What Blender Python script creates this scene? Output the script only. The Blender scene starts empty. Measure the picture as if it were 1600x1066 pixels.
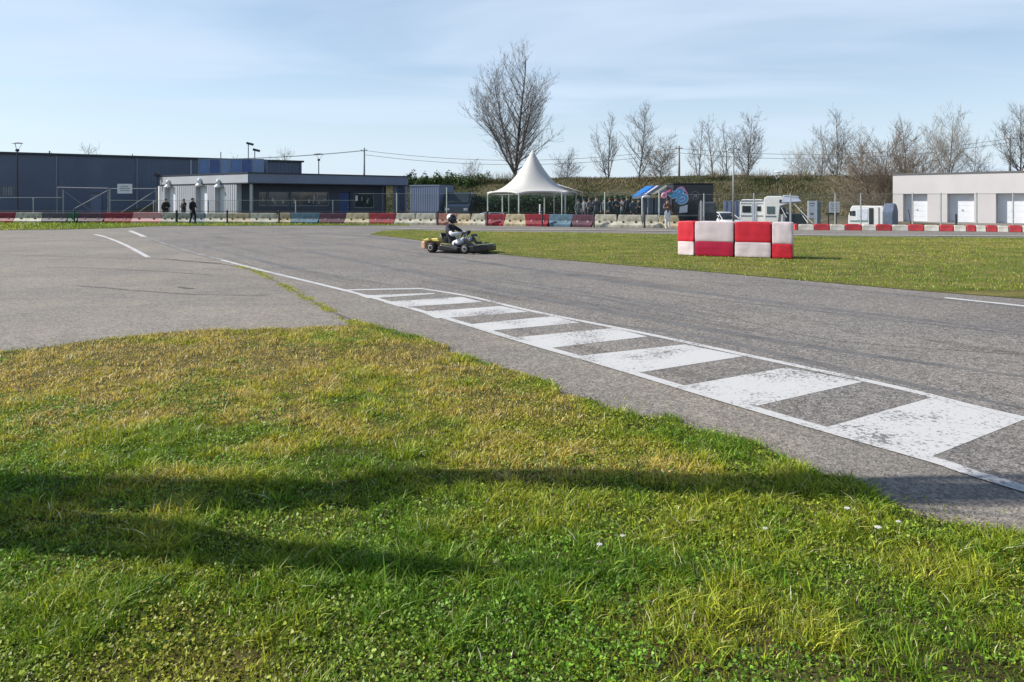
import bpy, math, random
import numpy as np
from mathutils import Vector, Matrix, noise as mn
R = math.radians
random.seed(7); rng = np.random.default_rng(7)
sc = bpy.context.scene
COL = sc.collection
F, HZ, CAMH = 1155.0, 313.0, 1.6            # focal length and horizon line measured on the photo, eye height

def G(x, y):                                 # point of the level ground seen at photo position x, y
    D = CAMH * F / (y - HZ)
    return ((x - 800) / F * D, D)
def P(x, D):                                 # ground point at distance D
    return ((x - 800) / F * D, D)
def Z(y, D): return CAMH - (y - HZ) * D / F
def along(p0, p1, x):                        # where sight direction x meets the line p0 -> p1 (distance from p0)
    k = (x - 800) / F
    dx, dy = p1[0]-p0[0], p1[1]-p0[1]
    t = (k*p0[1] - p0[0]) / (dx - k*dy)
    return t * math.hypot(dx, dy)

# ---------------------------------------------------------------- materials
def lin(c): return tuple(((v/255)/12.92 if v/255 <= .04045 else ((v/255+.055)/1.055)**2.4) for v in c)
MATS = {}
def nodes(m):
    m.use_nodes = True
    nt = m.node_tree
    return nt, nt.nodes, nt.links, nt.nodes['Principled BSDF']
def mat(name, rgb, rough=.6, var=.12, scale=3.0, metal=0, bump=0, bscale=40, dirt=None, spec=.5, coat=0):
    if name in MATS: return MATS[name]
    m = bpy.data.materials.new(name); MATS[name] = m
    nt, N, L, B = nodes(m)
    B.inputs['Roughness'].default_value = rough; B.inputs['Metallic'].default_value = metal
    B.inputs['Specular IOR Level'].default_value = spec
    if coat: B.inputs['Coat Weight'].default_value = coat
    tc = N.new('ShaderNodeTexCoord')
    n = N.new('ShaderNodeTexNoise'); n.inputs['Scale'].default_value = scale; n.inputs['Detail'].default_value = 6
    L.new(tc.outputs['Object'], n.inputs['Vector'])
    r = N.new('ShaderNodeValToRGB')
    r.color_ramp.elements[0].position = .3; r.color_ramp.elements[1].position = .7
    a = tuple(v*(1-var) for v in rgb); b = tuple(min(1, v*(1+var)) for v in rgb)
    if dirt: a = dirt
    r.color_ramp.elements[0].color = (*a, 1); r.color_ramp.elements[1].color = (*b, 1)
    L.new(n.outputs['Fac'], r.inputs['Fac']); L.new(r.outputs['Color'], B.inputs['Base Color'])
    if bump:
        n2 = N.new('ShaderNodeTexNoise'); n2.inputs['Scale'].default_value = bscale; n2.inputs['Detail'].default_value = 4
        L.new(tc.outputs['Object'], n2.inputs['Vector'])
        bm = N.new('ShaderNodeBump'); bm.inputs['Strength'].default_value = bump; bm.inputs['Distance'].default_value = .02
        L.new(n2.outputs['Fac'], bm.inputs['Height']); L.new(bm.outputs['Normal'], B.inputs['Normal'])
    return m

def asphalt(name, rgb, mark=.25, tint2=None, direction=(.56, -.83), g=1.0):
    m = bpy.data.materials.new(name); nt, N, L, B = nodes(m)
    B.inputs['Roughness'].default_value = .85; B.inputs['Specular IOR Level'].default_value = .25
    tc = N.new('ShaderNodeTexCoord')
    def ns(scale, det, vec=None, rough=.5):
        n = N.new('ShaderNodeTexNoise'); n.inputs['Scale'].default_value = scale; n.inputs['Detail'].default_value = det
        n.inputs['Roughness'].default_value = rough
        L.new(vec or tc.outputs['Object'], n.inputs['Vector']); return n.outputs['Fac']
    def mr(v, a, b, c, d):
        n = N.new('ShaderNodeMapRange'); L.new(v, n.inputs[0])
        for i, q in enumerate((a, b, c, d)): n.inputs[i+1].default_value = q
        return n.outputs[0]
    def mul(a, b):
        n = N.new('ShaderNodeMath'); n.operation = 'MULTIPLY'; L.new(a, n.inputs[0]); L.new(b, n.inputs[1]); return n.outputs[0]
    mp = N.new('ShaderNodeMapping'); mp.vector_type = 'TEXTURE'
    mp.inputs['Rotation'].default_value = (0, 0, math.atan2(direction[1], direction[0]))
    mp.inputs['Scale'].default_value = (9, .55, 1)
    L.new(tc.outputs['Object'], mp.inputs['Vector'])
    v = N.new('ShaderNodeTexVoronoi'); v.inputs['Scale'].default_value = 75; L.new(tc.outputs['Object'], v.inputs['Vector'])
    bw = N.new('ShaderNodeRGBToBW'); L.new(v.outputs['Color'], bw.inputs[0])
    v2 = N.new('ShaderNodeTexVoronoi'); v2.inputs['Scale'].default_value = 33; L.new(tc.outputs['Object'], v2.inputs['Vector'])
    bw2 = N.new('ShaderNodeRGBToBW'); L.new(v2.outputs['Color'], bw2.inputs[0])
    f = mul(mr(bw.outputs[0], .15, .85, 1-.58*g, 1+.58*g), mr(bw2.outputs[0], .15, .85, 1-.34*g, 1+.34*g))      # stones of the surface
    f = mul(f, mr(ns(.35, 5), .3, .7, .9, 1.1))            # broad patches
    f = mul(f, mr(ns(3, 8, rough=.75), .3, .7, .86, 1.14))
    f = mul(f, mr(ns(1.0, 5, mp.outputs['Vector'], .6), .56, .72, 1.0, 1-mark))  # tyre rubber laid down along the track
    mx = N.new('ShaderNodeMix'); mx.data_type = 'RGBA'
    mx.inputs[6].default_value = (*rgb, 1); mx.inputs[7].default_value = (*(tint2 or rgb), 1)
    L.new(mr(ns(.5, 4), .4, .6, 0, 1), mx.inputs[0])
    vm = N.new('ShaderNodeVectorMath'); vm.operation = 'SCALE'
    L.new(mx.outputs[2], vm.inputs[0]); L.new(f, vm.inputs['Scale'])
    L.new(vm.outputs[0], B.inputs['Base Color'])
    bm = N.new('ShaderNodeBump'); bm.inputs['Strength'].default_value = .6; bm.inputs['Distance'].default_value = .006
    L.new(v.outputs['Distance'], bm.inputs['Height']); L.new(bm.outputs['Normal'], B.inputs['Normal'])
    return m

def paint_mat(name, rgb, under, wear=.5):      # road paint worn off the tops of the stones
    m = bpy.data.materials.new(name); nt, N, L, B = nodes(m)
    B.inputs['Roughness'].default_value = .8
    tc = N.new('ShaderNodeTexCoord')
    n = N.new('ShaderNodeTexNoise'); n.inputs['Scale'].default_value = 34; n.inputs['Detail'].default_value = 5; n.inputs['Roughness'].default_value = .7
    n2 = N.new('ShaderNodeTexNoise'); n2.inputs['Scale'].default_value = 1.7; n2.inputs['Detail'].default_value = 4
    for q in (n, n2): L.new(tc.outputs['Object'], q.inputs['Vector'])
    ad = N.new('ShaderNodeMath'); ad.operation = 'MULTIPLY_ADD'; L.new(n2.outputs['Fac'], ad.inputs[0]); ad.inputs[1].default_value = .55
    L.new(n.outputs['Fac'], ad.inputs[2])
    r = N.new('ShaderNodeValToRGB'); e = r.color_ramp.elements
    e[0].position = wear - .03; e[0].color = (*under, 1); e[1].position = wear + .05; e[1].color = (*rgb, 1)
    L.new(ad.outputs[0], r.inputs['Fac']); L.new(r.outputs['Color'], B.inputs['Base Color'])
    return m

def attr_mat(name, rough=.6, trans=.25):
    m = bpy.data.materials.new(name); nt, N, L, B = nodes(m)
    a = N.new('ShaderNodeAttribute'); a.attribute_name = 'tone'
    L.new(a.outputs['Color'], B.inputs['Base Color'])
    B.inputs['Roughness'].default_value = rough; B.inputs['Specular IOR Level'].default_value = .35
    if trans:
        t = N.new('ShaderNodeBsdfTranslucent'); L.new(a.outputs['Color'], t.inputs['Color'])
        mx = N.new('ShaderNodeMixShader'); mx.inputs[0].default_value = trans
        L.new(B.outputs[0], mx.inputs[1]); L.new(t.outputs[0], mx.inputs[2])
        L.new(mx.outputs[0], N['Material Output'].inputs['Surface'])
    return m

def terrain_mat(name, cols, scale=1.2, bump=.8, fine=18):
    m = bpy.data.materials.new(name); nt, N, L, B = nodes(m)
    B.inputs['Roughness'].default_value = .95; B.inputs['Specular IOR Level'].default_value = .1
    tc = N.new('ShaderNodeTexCoord')
    n = N.new('ShaderNodeTexNoise'); n.inputs['Scale'].default_value = scale; n.inputs['Detail'].default_value = 9; n.inputs['Roughness'].default_value = .75
    n2 = N.new('ShaderNodeTexNoise'); n2.inputs['Scale'].default_value = fine; n2.inputs['Detail'].default_value = 6; n2.inputs['Roughness'].default_value = .7
    for q in (n, n2): L.new(tc.outputs['Object'], q.inputs['Vector'])
    ad = N.new('ShaderNodeMath'); ad.operation = 'MULTIPLY_ADD'; L.new(n2.outputs['Fac'], ad.inputs[0]); ad.inputs[1].default_value = .5
    sb = N.new('ShaderNodeMath'); sb.operation = 'SUBTRACT'; L.new(n.outputs['Fac'], sb.inputs[0]); sb.inputs[1].default_value = .25
    L.new(sb.outputs[0], ad.inputs[2])
    r = N.new('ShaderNodeValToRGB'); e = r.color_ramp.elements
    k = len(cols)
    for i, c in enumerate(cols):
        p = .32 + .36*i/(k-1)
        q = e[0] if i == 0 else (e[1] if i == k-1 else e.new(p))
        q.position = p; q.color = (*c, 1)
    L.new(ad.outputs[0], r.inputs['Fac']); L.new(r.outputs['Color'], B.inputs['Base Color'])
    bm = N.new('ShaderNodeBump'); bm.inputs['Strength'].default_value = bump; bm.inputs['Distance'].default_value = .05
    L.new(n2.outputs['Fac'], bm.inputs['Height']); L.new(bm.outputs['Normal'], B.inputs['Normal'])
    return m

# ---------------------------------------------------------------- mesh builder
def emp(name, loc=(0, 0, 0), rz=0, s=1):
    o = bpy.data.objects.new(name, None); COL.objects.link(o)
    o.location = loc; o.rotation_euler.z = rz; o.scale = (s, s, s); o.empty_display_size = .2
    return o
def tag(o, label=None, cat=None, group=None, kind=None):
    if label: o['label'] = label
    if cat: o['category'] = cat
    if group: o['group'] = group
    if kind: o['kind'] = kind
    return o
class MB:
    def __init__(s, org=(0, 0, 0)): s.v = []; s.f = []; s.m = []; s.o = Vector(org); s.mi = 0
    def add(s, vs, fs):
        b = len(s.v); s.v += [Vector(v) - s.o for v in vs]
        s.f += [tuple(b+i for i in f) for f in fs]; s.m += [s.mi]*len(fs); return s
    def box(s, c, d, M=None):
        x, y, z = [q/2 for q in d]
        vs = [Vector((i*x, j*y, k*z)) for k in (-1, 1) for j in (-1, 1) for i in (-1, 1)]
        if M: vs = [M @ v for v in vs]
        return s.add([v + Vector(c) for v in vs], [(0,2,3,1),(4,5,7,6),(0,1,5,4),(2,6,7,3),(0,4,6,2),(1,3,7,5)])
    def slab(s, p0, p1, z0, z1, t, off=0):     # upright slab on plan line p0-p1, thickness t going to the left normal, off = push
        d = Vector((p1[0]-p0[0], p1[1]-p0[1])); d.normalize(); n = Vector((-d.y, d.x))
        a = Vector(p0[:2]) + n*off; b = Vector(p1[:2]) + n*off; c = b + n*t; e = a + n*t
        return s.prism([a, b, c, e], z0, z1)
    def prism(s, poly, z0, z1):
        n = len(poly); vs = [(p[0], p[1], z0) for p in poly] + [(p[0], p[1], z1) for p in poly]
        return s.add(vs, [tuple(range(n-1, -1, -1)), tuple(range(n, 2*n))] + [(i, (i+1) % n, n+(i+1) % n, n+i) for i in range(n)])
    def prof(s, poly, a, b, axis=0):            # profile polygon (two coords) extruded along an axis
        n = len(poly)
        def q(p, t): return {0: (t, p[0], p[1]), 1: (p[0], t, p[1])}[axis]
        return s.add([q(p, a) for p in poly] + [q(p, b) for p in poly],
                     [tuple(range(n)), tuple(range(2*n-1, n-1, -1))] + [(i, n+i, n+(i+1) % n, (i+1) % n) for i in range(n)])
    def path(s, pts, rad, n=6, cap=True):
        pts = [Vector(p) for p in pts]; k = len(pts)
        if not hasattr(rad, '__len__'): rad = [rad]*k
        b = len(s.v); up = Vector((.31, .17, .93)).normalized()
        for i, p in enumerate(pts):
            t = (pts[min(i+1, k-1)] - pts[max(i-1, 0)]).normalized()
            u = t.cross(up)
            if u.length < .2: u = t.cross(Vector((1, 0, 0)))
            u.normalize(); w = t.cross(u)
            for j in range(n):
                a = 2*math.pi*j/n
                s.v.append(p + (u*math.cos(a) + w*math.sin(a))*rad[i] - s.o)
        for i in range(k-1):
            for j in range(n):
                s.f.append((b+i*n+j, b+i*n+(j+1) % n, b+(i+1)*n+(j+1) % n, b+(i+1)*n+j)); s.m.append(s.mi)
        if cap:
            s.f.append(tuple(b+j for j in range(n-1, -1, -1))); s.f.append(tuple(b+(k-1)*n+j for j in range(n))); s.m += [s.mi]*2
        return s
    def ring(s, c, r, w, axis=(1, 0, 0), n=20, k=6):
        c = Vector(c); ax = Vector(axis).normalized(); u = ax.orthogonal().normalized(); v = ax.cross(u); b = len(s.v)
        for i in range(n):
            a = 2*math.pi*i/n; d = u*math.cos(a)+v*math.sin(a)
            for j in range(k):
                q = 2*math.pi*j/k; s.v.append(c + d*(r+w*math.cos(q)) + ax*w*math.sin(q) - s.o)
        for i in range(n):
            for j in range(k):
                s.f.append((b+i*k+j, b+((i+1) % n)*k+j, b+((i+1) % n)*k+(j+1) % k, b+i*k+(j+1) % k)); s.m.append(s.mi)
        return s
    def lathe(s, c, prof, axis=(0, 0, 1), n=20):  # prof: (radius, height)
        c = Vector(c); ax = Vector(axis).normalized(); u = ax.orthogonal().normalized(); v = ax.cross(u); b = len(s.v); k = len(prof)
        for r, h in prof:
            for j in range(n):
                a = 2*math.pi*j/n; s.v.append(c + (u*math.cos(a)+v*math.sin(a))*r + ax*h - s.o)
        for i in range(k-1):
            for j in range(n):
                s.f.append((b+i*n+j, b+i*n+(j+1) % n, b+(i+1)*n+(j+1) % n, b+(i+1)*n+j)); s.m.append(s.mi)
        s.f.append(tuple(b+j for j in range(n-1, -1, -1))); s.f.append(tuple(b+(k-1)*n+j for j in range(n))); s.m += [s.mi]*2
        return s
    def ball(s, c, r, n=12, k=8, sq=None):
        c = Vector(c); r = r if hasattr(r, '__len__') else (r, r, r); b = len(s.v)
        for i in range(k+1):
            th = math.pi*i/k
            for j in range(n):
                ph = 2*math.pi*j/n; s.v.append(c + Vector((r[0]*math.sin(th)*math.cos(ph), r[1]*math.sin(th)*math.sin(ph), r[2]*math.cos(th))) - s.o)
        for i in range(k):
            for j in range(n):
                s.f.append((b+i*n+j, b+(i+1)*n+j, b+(i+1)*n+(j+1) % n, b+i*n+(j+1) % n)); s.m.append(s.mi)
        return s
    def build(s, name, mats, parent=None, smooth=False, bevel=0, loc=None):
        me = bpy.data.meshes.new(name)
        me.from_pydata([tuple(v) for v in s.v], [], s.f)
        for m in (mats if isinstance(mats, (list, tuple)) else [mats]): me.materials.append(m)
        me.polygons.foreach_set('material_index', s.m)
        if smooth: me.polygons.foreach_set('use_smooth', [True]*len(s.f))
        me.update()
        o = bpy.data.objects.new(name, me); COL.objects.link(o)
        if parent: o.parent = parent
        elif s.o.length: o.location = s.o
        if loc: o.location = loc
        if bevel:
            b = o.modifiers.new('bevel', 'BEVEL'); b.width = bevel; b.segments = 2; b.limit_method = 'ANGLE'
        return o
def sheet(name, poly, z, m, kind='structure'):     # flat sheet from a plan outline
    import bmesh
    from mathutils.geometry import tessellate_polygon
    vs = [Vector((p[0], p[1], z)) for p in poly]
    tr = tessellate_polygon([vs])
    me = bpy.data.meshes.new(name)
    fs = []
    for t in tr:
        a, b, c = [vs[i] for i in t]
        fs.append(t if (b-a).cross(c-a).z > 0 else t[::-1])
    me.from_pydata([tuple(v) for v in vs], [], fs)
    me.materials.append(m); me.update()
    o = bpy.data.objects.new(name, me); COL.objects.link(o)
    if kind: o['kind'] = kind
    return o
def smooth_line(pts, n=8):                        # Catmull-Rom through plan points
    out = []
    for i in range(len(pts)-1):
        p0, p1, p2, p3 = [Vector(pts[max(0, min(len(pts)-1, j))]) for j in (i-1, i, i+1, i+2)]
        for k in range(n):
            t = k/n
            out.append(.5*((2*p1) + (p2-p0)*t + (2*p0-5*p1+4*p2-p3)*t*t + (3*p1-p0-3*p2+p3)*t**3))
    out.append(Vector(pts[-1])); return out
def ribbon(mb, pts, w, z):
    pts = [Vector(p) for p in pts]; vs = []; k = len(pts)
    for i, p in enumerate(pts):
        t = (pts[min(i+1, k-1)] - pts[max(i-1, 0)]).normalized(); n = Vector((-t.y, t.x))
        ww = w[i] if hasattr(w, '__len__') else w
        vs += [(*(p-n*ww/2), z), (*(p+n*ww/2), z)]
    mb.add(vs, [(2*i, 2*i+2, 2*i+3, 2*i+1) for i in range(k-1)])

def vnoise(x, y, s, seed=0, octv=3):              # smooth value noise, numpy
    out = np.zeros_like(x); amp = 1; tot = 0
    for o in range(octv):
        g = np.random.default_rng(seed*17+o).random((256, 256))
        u = x*s*(2**o)+100; v = y*s*(2**o)+100
        i = np.floor(u).astype(int); j = np.floor(v).astype(int); a = u-i; b = v-j
        a = a*a*(3-2*a); b = b*b*(3-2*b)
        i0 = i % 256; i1 = (i+1) % 256; j0 = j % 256; j1 = (j+1) % 256
        out += amp*((g[i0, j0]*(1-a)+g[i1, j0]*a)*(1-b)+(g[i0, j1]*(1-a)+g[i1, j1]*a)*b); tot += amp; amp *= .55
    return out/tot
def inpoly(x, y, poly):
    r = np.zeros(x.shape, bool); n = len(poly)
    for i in range(n):
        x0, y0 = poly[i][0], poly[i][1]; x1, y1 = poly[(i+1) % n][0], poly[(i+1) % n][1]
        if y0 == y1: continue
        c = ((y0 > y) != (y1 > y)) & (x < (x1-x0)*(y-y0)/(y1-y0)+x0); r ^= c
    return r
def blades(name, x, y, z, h, w, col, m, lean=.5, curl=.35):
    n = len(x); a = rng.random(n)*2*np.pi; la = rng.random(n)*2*np.pi
    ln = lean*rng.random(n)*h
    wx, wy = np.cos(a)*w/2, np.sin(a)*w/2
    lx, ly = np.cos(la)*ln, np.sin(la)*ln
    V = np.zeros((n, 5, 3), np.float32)
    V[:, 0] = np.stack([x-wx, y-wy, z-.01], 1); V[:, 1] = np.stack([x+wx, y+wy, z-.01], 1)
    mx, my, mz = x+lx*curl, y+ly*curl, z+h*.6
    V[:, 2] = np.stack([mx-wx*.8, my-wy*.8, mz], 1); V[:, 3] = np.stack([mx+wx*.8, my+wy*.8, mz], 1)
    V[:, 4] = np.stack([x+lx, y+ly, z+h], 1)
    T = np.array([0, 1, 3, 0, 3, 2, 2, 3, 4], np.int32)
    idx = (np.arange(n, dtype=np.int32)[:, None]*5+T[None]).ravel()
    return trimesh(name, V.reshape(-1, 3), idx, np.repeat(col, 5, 0), m)
def trimesh(name, V, idx, col, m):
    me = bpy.data.meshes.new(name); nf = len(idx)//3
    me.vertices.add(len(V)); me.vertices.foreach_set('co', V.astype(np.float32).ravel())
    me.loops.add(len(idx)); me.loops.foreach_set('vertex_index', idx.astype(np.int32))
    me.polygons.add(nf); me.polygons.foreach_set('loop_start', np.arange(nf, dtype=np.int32)*3)
    me.update(calc_edges=True)
    if col is not None:
        at = me.attributes.new('tone', 'FLOAT_COLOR', 'POINT')
        at.data.foreach_set('color', np.concatenate([col, np.ones((len(col), 1))], 1).astype(np.float32).ravel())
    me.materials.append(m)
    o = bpy.data.objects.new(name, me); COL.objects.link(o); return o
def leafcloud(name, c, h, w, col, m):             # small diamond leaves at points c (n,3), random attitude
    n = len(c); a = rng.normal(size=(n, 3)); a /= np.linalg.norm(a, axis=1)[:, None]
    b = rng.normal(size=(n, 3)); b -= (b*a).sum(1)[:, None]*a; b /= np.linalg.norm(b, axis=1)[:, None]
    V = np.zeros((n, 4, 3)); a *= h[:, None]; b *= w[:, None]
    V[:, 0] = c-a; V[:, 1] = c-b; V[:, 2] = c+a; V[:, 3] = c+b
    idx = (np.arange(n)[:, None]*4+np.array([0, 1, 2, 0, 2, 3])[None]).ravel()
    return trimesh(name, V.reshape(-1, 3), idx, np.repeat(col, 4, 0), m)

# ---------------------------------------------------------------- camera, sun, sky
cam = bpy.data.cameras.new('camera'); co = bpy.data.objects.new('camera', cam); COL.objects.link(co)
co.location = (0, 0, CAMH); co.rotation_euler = (R(90), 0, 0)
cam.sensor_width = 36; cam.lens = F/1600*36; cam.shift_y = -(533-HZ)/1600; cam.clip_start = .1; cam.clip_end = 5000
sc.camera = co
EL, PHI = R(37), R(-7)                               # sun height; direction the light travels, over the ground
U = Vector((math.cos(PHI), math.sin(PHI), 0))
sd = bpy.data.lights.new('sun', 'SUN'); so = bpy.data.objects.new('sun', sd); COL.objects.link(so)
sd.energy = 5.0; sd.angle = R(.42); sd.color = (1, .95, .87)
ld = (U*math.cos(EL) + Vector((0, 0, -math.sin(EL))))
so.rotation_euler = ld.to_track_quat('-Z', 'Y').to_euler(); so.location = (-20, 0, 20)
w = bpy.data.worlds.new('World'); sc.world = w; w.use_nodes = True
N, L = w.node_tree.nodes, w.node_tree.links; bg = N['Background']
sky = N.new('ShaderNodeTexSky'); sky.sky_type = 'NISHITA'; sky.sun_disc = False
sky.sun_elevation = EL; ts = -U; sky.sun_rotation = math.atan2(ts.x, ts.y)
sky.air_density = 1.0; sky.dust_density = .4; sky.ozone_density = 1.6; sky.altitude = 100
tc = N.new('ShaderNodeTexCoord')
sx = N.new('ShaderNodeSeparateXYZ'); L.new(tc.outputs['Generated'], sx.inputs[0])
az = N.new('ShaderNodeMath'); az.operation = 'MAXIMUM'; L.new(sx.outputs['Z'], az.inputs[0]); az.inputs[1].default_value = 0
ad = N.new('ShaderNodeMath'); ad.operation = 'ADD'; L.new(az.outputs[0], ad.inputs[0]); ad.inputs[1].default_value = .09
dv = N.new('ShaderNodeVectorMath'); dv.operation = 'DIVIDE'; L.new(tc.outputs['Generated'], dv.inputs[0])
cb = N.new('ShaderNodeCombineXYZ')
for i in range(3): L.new(ad.outputs[0], cb.inputs[i])
L.new(cb.outputs[0], dv.inputs[1])
mp = N.new('ShaderNodeMapping'); mp.inputs['Scale'].default_value = (.30, .62, 0); mp.inputs['Rotation'].default_value = (0, 0, R(14)); mp.inputs['Location'].default_value = (.35, .9, 0)
L.new(dv.outputs[0], mp.inputs['Vector'])
cn = N.new('ShaderNodeTexNoise'); cn.inputs['Scale'].default_value = 1.1; cn.inputs['Detail'].default_value = 6; cn.inputs['Roughness'].default_value = .5; cn.inputs['Distortion'].default_value = .45
L.new(mp.outputs[0], cn.inputs['Vector'])
cr = N.new('ShaderNodeMapRange'); cr.interpolation_type = 'SMOOTHSTEP'; L.new(cn.outputs['Fac'], cr.inputs[0])
for i, q in enumerate((.36, .66, .26, .90)): cr.inputs[i+1].default_value = q
mx = N.new('ShaderNodeMix'); mx.data_type = 'RGBA'; L.new(cr.outputs[0], mx.inputs[0])
L.new(sky.outputs[0], mx.inputs[6]); mx.inputs[7].default_value = (5.0, 6.0, 7.25, 1)
hz_ = N.new('ShaderNodeMapRange'); L.new(sx.outputs['Z'], hz_.inputs[0])
for i, q in enumerate((0, .20, .85, .25)): hz_.inputs[i+1].default_value = q
hx = N.new('ShaderNodeMath'); hx.operation = 'MAXIMUM'; L.new(hz_.outputs[0], hx.inputs[0]); L.new(cr.outputs[0], hx.inputs[1]); fd = N.new('ShaderNodeMapRange'); L.new(sx.outputs['Z'], fd.inputs[0])   # cloud veil thinned overhead, out of view, to lower the sky fill
for i, q in enumerate((.32, .6, 1, .1)): fd.inputs[i+1].default_value = q
fm2 = N.new('ShaderNodeMath'); fm2.operation = 'MULTIPLY'; L.new(hx.outputs[0], fm2.inputs[0]); L.new(fd.outputs[0], fm2.inputs[1]); L.new(fm2.outputs[0], mx.inputs[0])
L.new(mx.outputs[2], bg.inputs['Color']); bg.inputs['Strength'].default_value = .105
sc.view_settings.view_transform = 'Standard'; sc.view_settings.look = 'None'; sc.view_settings.exposure = .42; sc.view_settings.gamma = 1
sc.cycles.max_bounces = 6; sc.cycles.transparent_max_bounces = 8

# ---------------------------------------------------------------- ground, tarmac, paint
M_dirt = terrain_mat('rough_ground', [(.05, .045, .03), (.10, .085, .055), (.15, .13, .09)], .3)
M_mark = paint_mat('tyre_rubber_marks', (.085, .082, .080), (.15, .142, .135), .80)
M_pit = asphalt('worn_pit_asphalt', (.232, .206, .174), .15, (.202, .184, .163), (1, .05), g=.6)
M_track = asphalt('track_asphalt', (.202, .183, .163), .38, (.178, .164, .152), g=.8)
M_sand = asphalt('pale_concrete', (.34, .33, .29), .05)
M_paint = paint_mat('worn_white_paint', (.50, .495, .485), (.16, .15, .145), .675)
M_faint = paint_mat('faded_white_paint', (.38, .38, .37), (.155, .148, .14), .84)
M_line = paint_mat('white_line_paint', (.49, .485, .475), (.16, .15, .145), .66)

def S(v, a, b): t = max(0, min(1, (v-a)/(b-a))); return t*t*(3-2*t)
DIP = -.8                                        # the car park behind the track lies lower than the tarmac
def gz(x, y):
    y0 = 50.5 - 5.7*S(x, 8, 12)
    return DIP*S(x, -5.5, -3)*(1-S(x, 27, 29))*S(y, y0, y0+2.5)*(1-S(y, 66, 69))
gx = [-1500, -300, -100] + list(np.arange(-70, 71, 1.0)) + [100, 300, 1500]; gy = [-40] + list(np.arange(40, 76, .75)) + [100, 200, 600, 3000]
me = bpy.data.meshes.new('ground'); me.from_pydata([(a, b, gz(a, b)) for a in gx for b in gy], [], [(i*len(gy)+j, (i+1)*len(gy)+j, (i+1)*len(gy)+j+1, i*len(gy)+j+1) for i in range(len(gx)-1) for j in range(len(gy)-1)])
me.materials.append(M_dirt); o = bpy.data.objects.new('ground', me); COL.objects.link(o); o['kind'] = 'structure'
o = sheet('paved_area', [(-75, -8), (60, -8), (60, 64), (29.3, 64), (29.3, 44.2), (12, 44.4), (8, 50.2), (-5.7, 50.2), (-5.7, 64), (-75, 64)], .004, M_pit)
# the track: between its white left line and the island / far barriers
Lline = smooth_line([G(203, 360.5), G(225, 370), G(262, 383), G(300, 395), G(350, 408), G(400, 421), G(540, 455), G(680, 493), G(820, 535),
                     G(960, 575), G(1100, 617), G(1290, 673), G(1461, 722), G(1600, 765), (4.3, 2.0), (5.6, 0.2), (8.5, -4)], 6)
track_poly = [tuple(p) for p in Lline] + [(60, -4), (60, 37), G(1600, 362), G(1240, 362), G(1050, 357.5), G(800, 354.5), G(560, 352.8), G(380, 353.2), G(230, 355)]
sheet('track', track_poly, .008, M_track)
sheet('verge_left_ground', [P(-400, 58), (G(-400, 361)), G(0, 360), G(100, 359), G(180, 357), G(250, 353.6), G(450, 352.8), G(640, 352.6), P(640, 52), P(300, 58)],
      .012, terrain_mat('verge_turf', [(.03, .05, .012), (.07, .10, .02), (.13, .14, .05)], 1.5)).name = 'grass_verge'

pm = MB()
ribbon(pm, smooth_line([G(345, 406.5), G(400, 421), G(540, 455), G(680, 493.5), G(820, 535.5), G(960, 575.5), G(1100, 617.5), G(1290, 673.5), G(1461, 722), G(1600, 766), (4.2, 1.97), (5.55, -.1)], 6),
       .115, .0112)
Rpts = [G(655, 451.5), G(730, 463.5), G(830, 487), G(1000, 521), G(1150, 553), G(1400, 607), G(1600, 656), (5.15, 3.3), (6.85, .65)]
ribbon(pm, smooth_line(Rpts, 6), .105, .0112)
ribbon(pm, [G(540, 454.5), G(598, 453), G(660, 452)], .16, .0122)
pm.build('white_edge_lines', M_line)['kind'] = 'structure'
# kerb bars of the painted kerb: white quads between the dark gaps (corners read off the photo's ground)
gaps = [[(548, 459), (566, 462.5), (668, 459.2), (652, 455.2)], [(580, 466), (605, 472), (703, 464.5), (663, 459.5)][:0],
        [(580, 467), (604, 472.5), (712, 465.5), (672, 460.6)],
        [(631, 480.5), (663, 488), (773, 480), (745, 473.5)], [(689, 498.5), (733, 508), (853, 496), (815, 489)],
        [(771, 517.5), (816, 527.5), (948, 515), (895, 506.5)], [(866, 544.5), (906, 557.5), (1057, 541), (1000, 528.5)],
        [(1004, 583), (1076, 603), (1217, 578), (1150, 560)], [(1188, 635), (1294, 669), (1445, 626), (1336, 601)]]
gaps = [g for g in gaps if g]
bm_ = MB()
for a, b in zip(gaps[:-1], gaps[1:]):
    q = [G(*a[1]), G(*b[0]), G(*b[3]), G(*a[2])]
    q = [Vector(p) for p in q]                       # carried across to the two edge lines
    q = [q[0]+(q[0]-q[3])*.05, q[1]+(q[1]-q[2])*.05, q[2]+(q[2]-q[1])*.09, q[3]+(q[3]-q[0])*.09]
    bm_.add([(q[0][0], q[0][1], .0098), (q[1][0], q[1][1], .0098), (q[2][0], q[2][1], .0098), (q[3][0], q[3][1], .0098)], [(0, 1, 2, 3)])
last = [Vector(G(*p)) for p in ((1294, 669), (1461, 713.5), (1597, 659), (1445, 626))]
last = [last[0]+(last[0]-last[3])*.05, last[1]+(last[1]-last[2])*.05, last[2]+(last[2]-last[1])*.06, last[3]+(last[3]-last[0])*.09]
bm_.add([(p[0], p[1], .0098) for p in last], [(0, 1, 2, 3)])
nx = [(3.0, 4.06), (3.38, 3.48), (4.72, 4.12), (4.30, 4.74)]
bm_.add([(p[0], p[1], .0098) for p in nx], [(0, 1, 2, 3)])
bm_.build('kerb_bars', M_paint)['kind'] = 'structure'
lm = MB()
ribbon(lm, smooth_line([G(148, 366.8), G(165, 371), G(195, 383), G(232, 403)], 5), [.2]*5+[.14]*11, .013)
ribbon(lm, smooth_line([G(203, 361), G(214, 365.5), G(226, 370.5)], 4), .22, .013)
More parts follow.
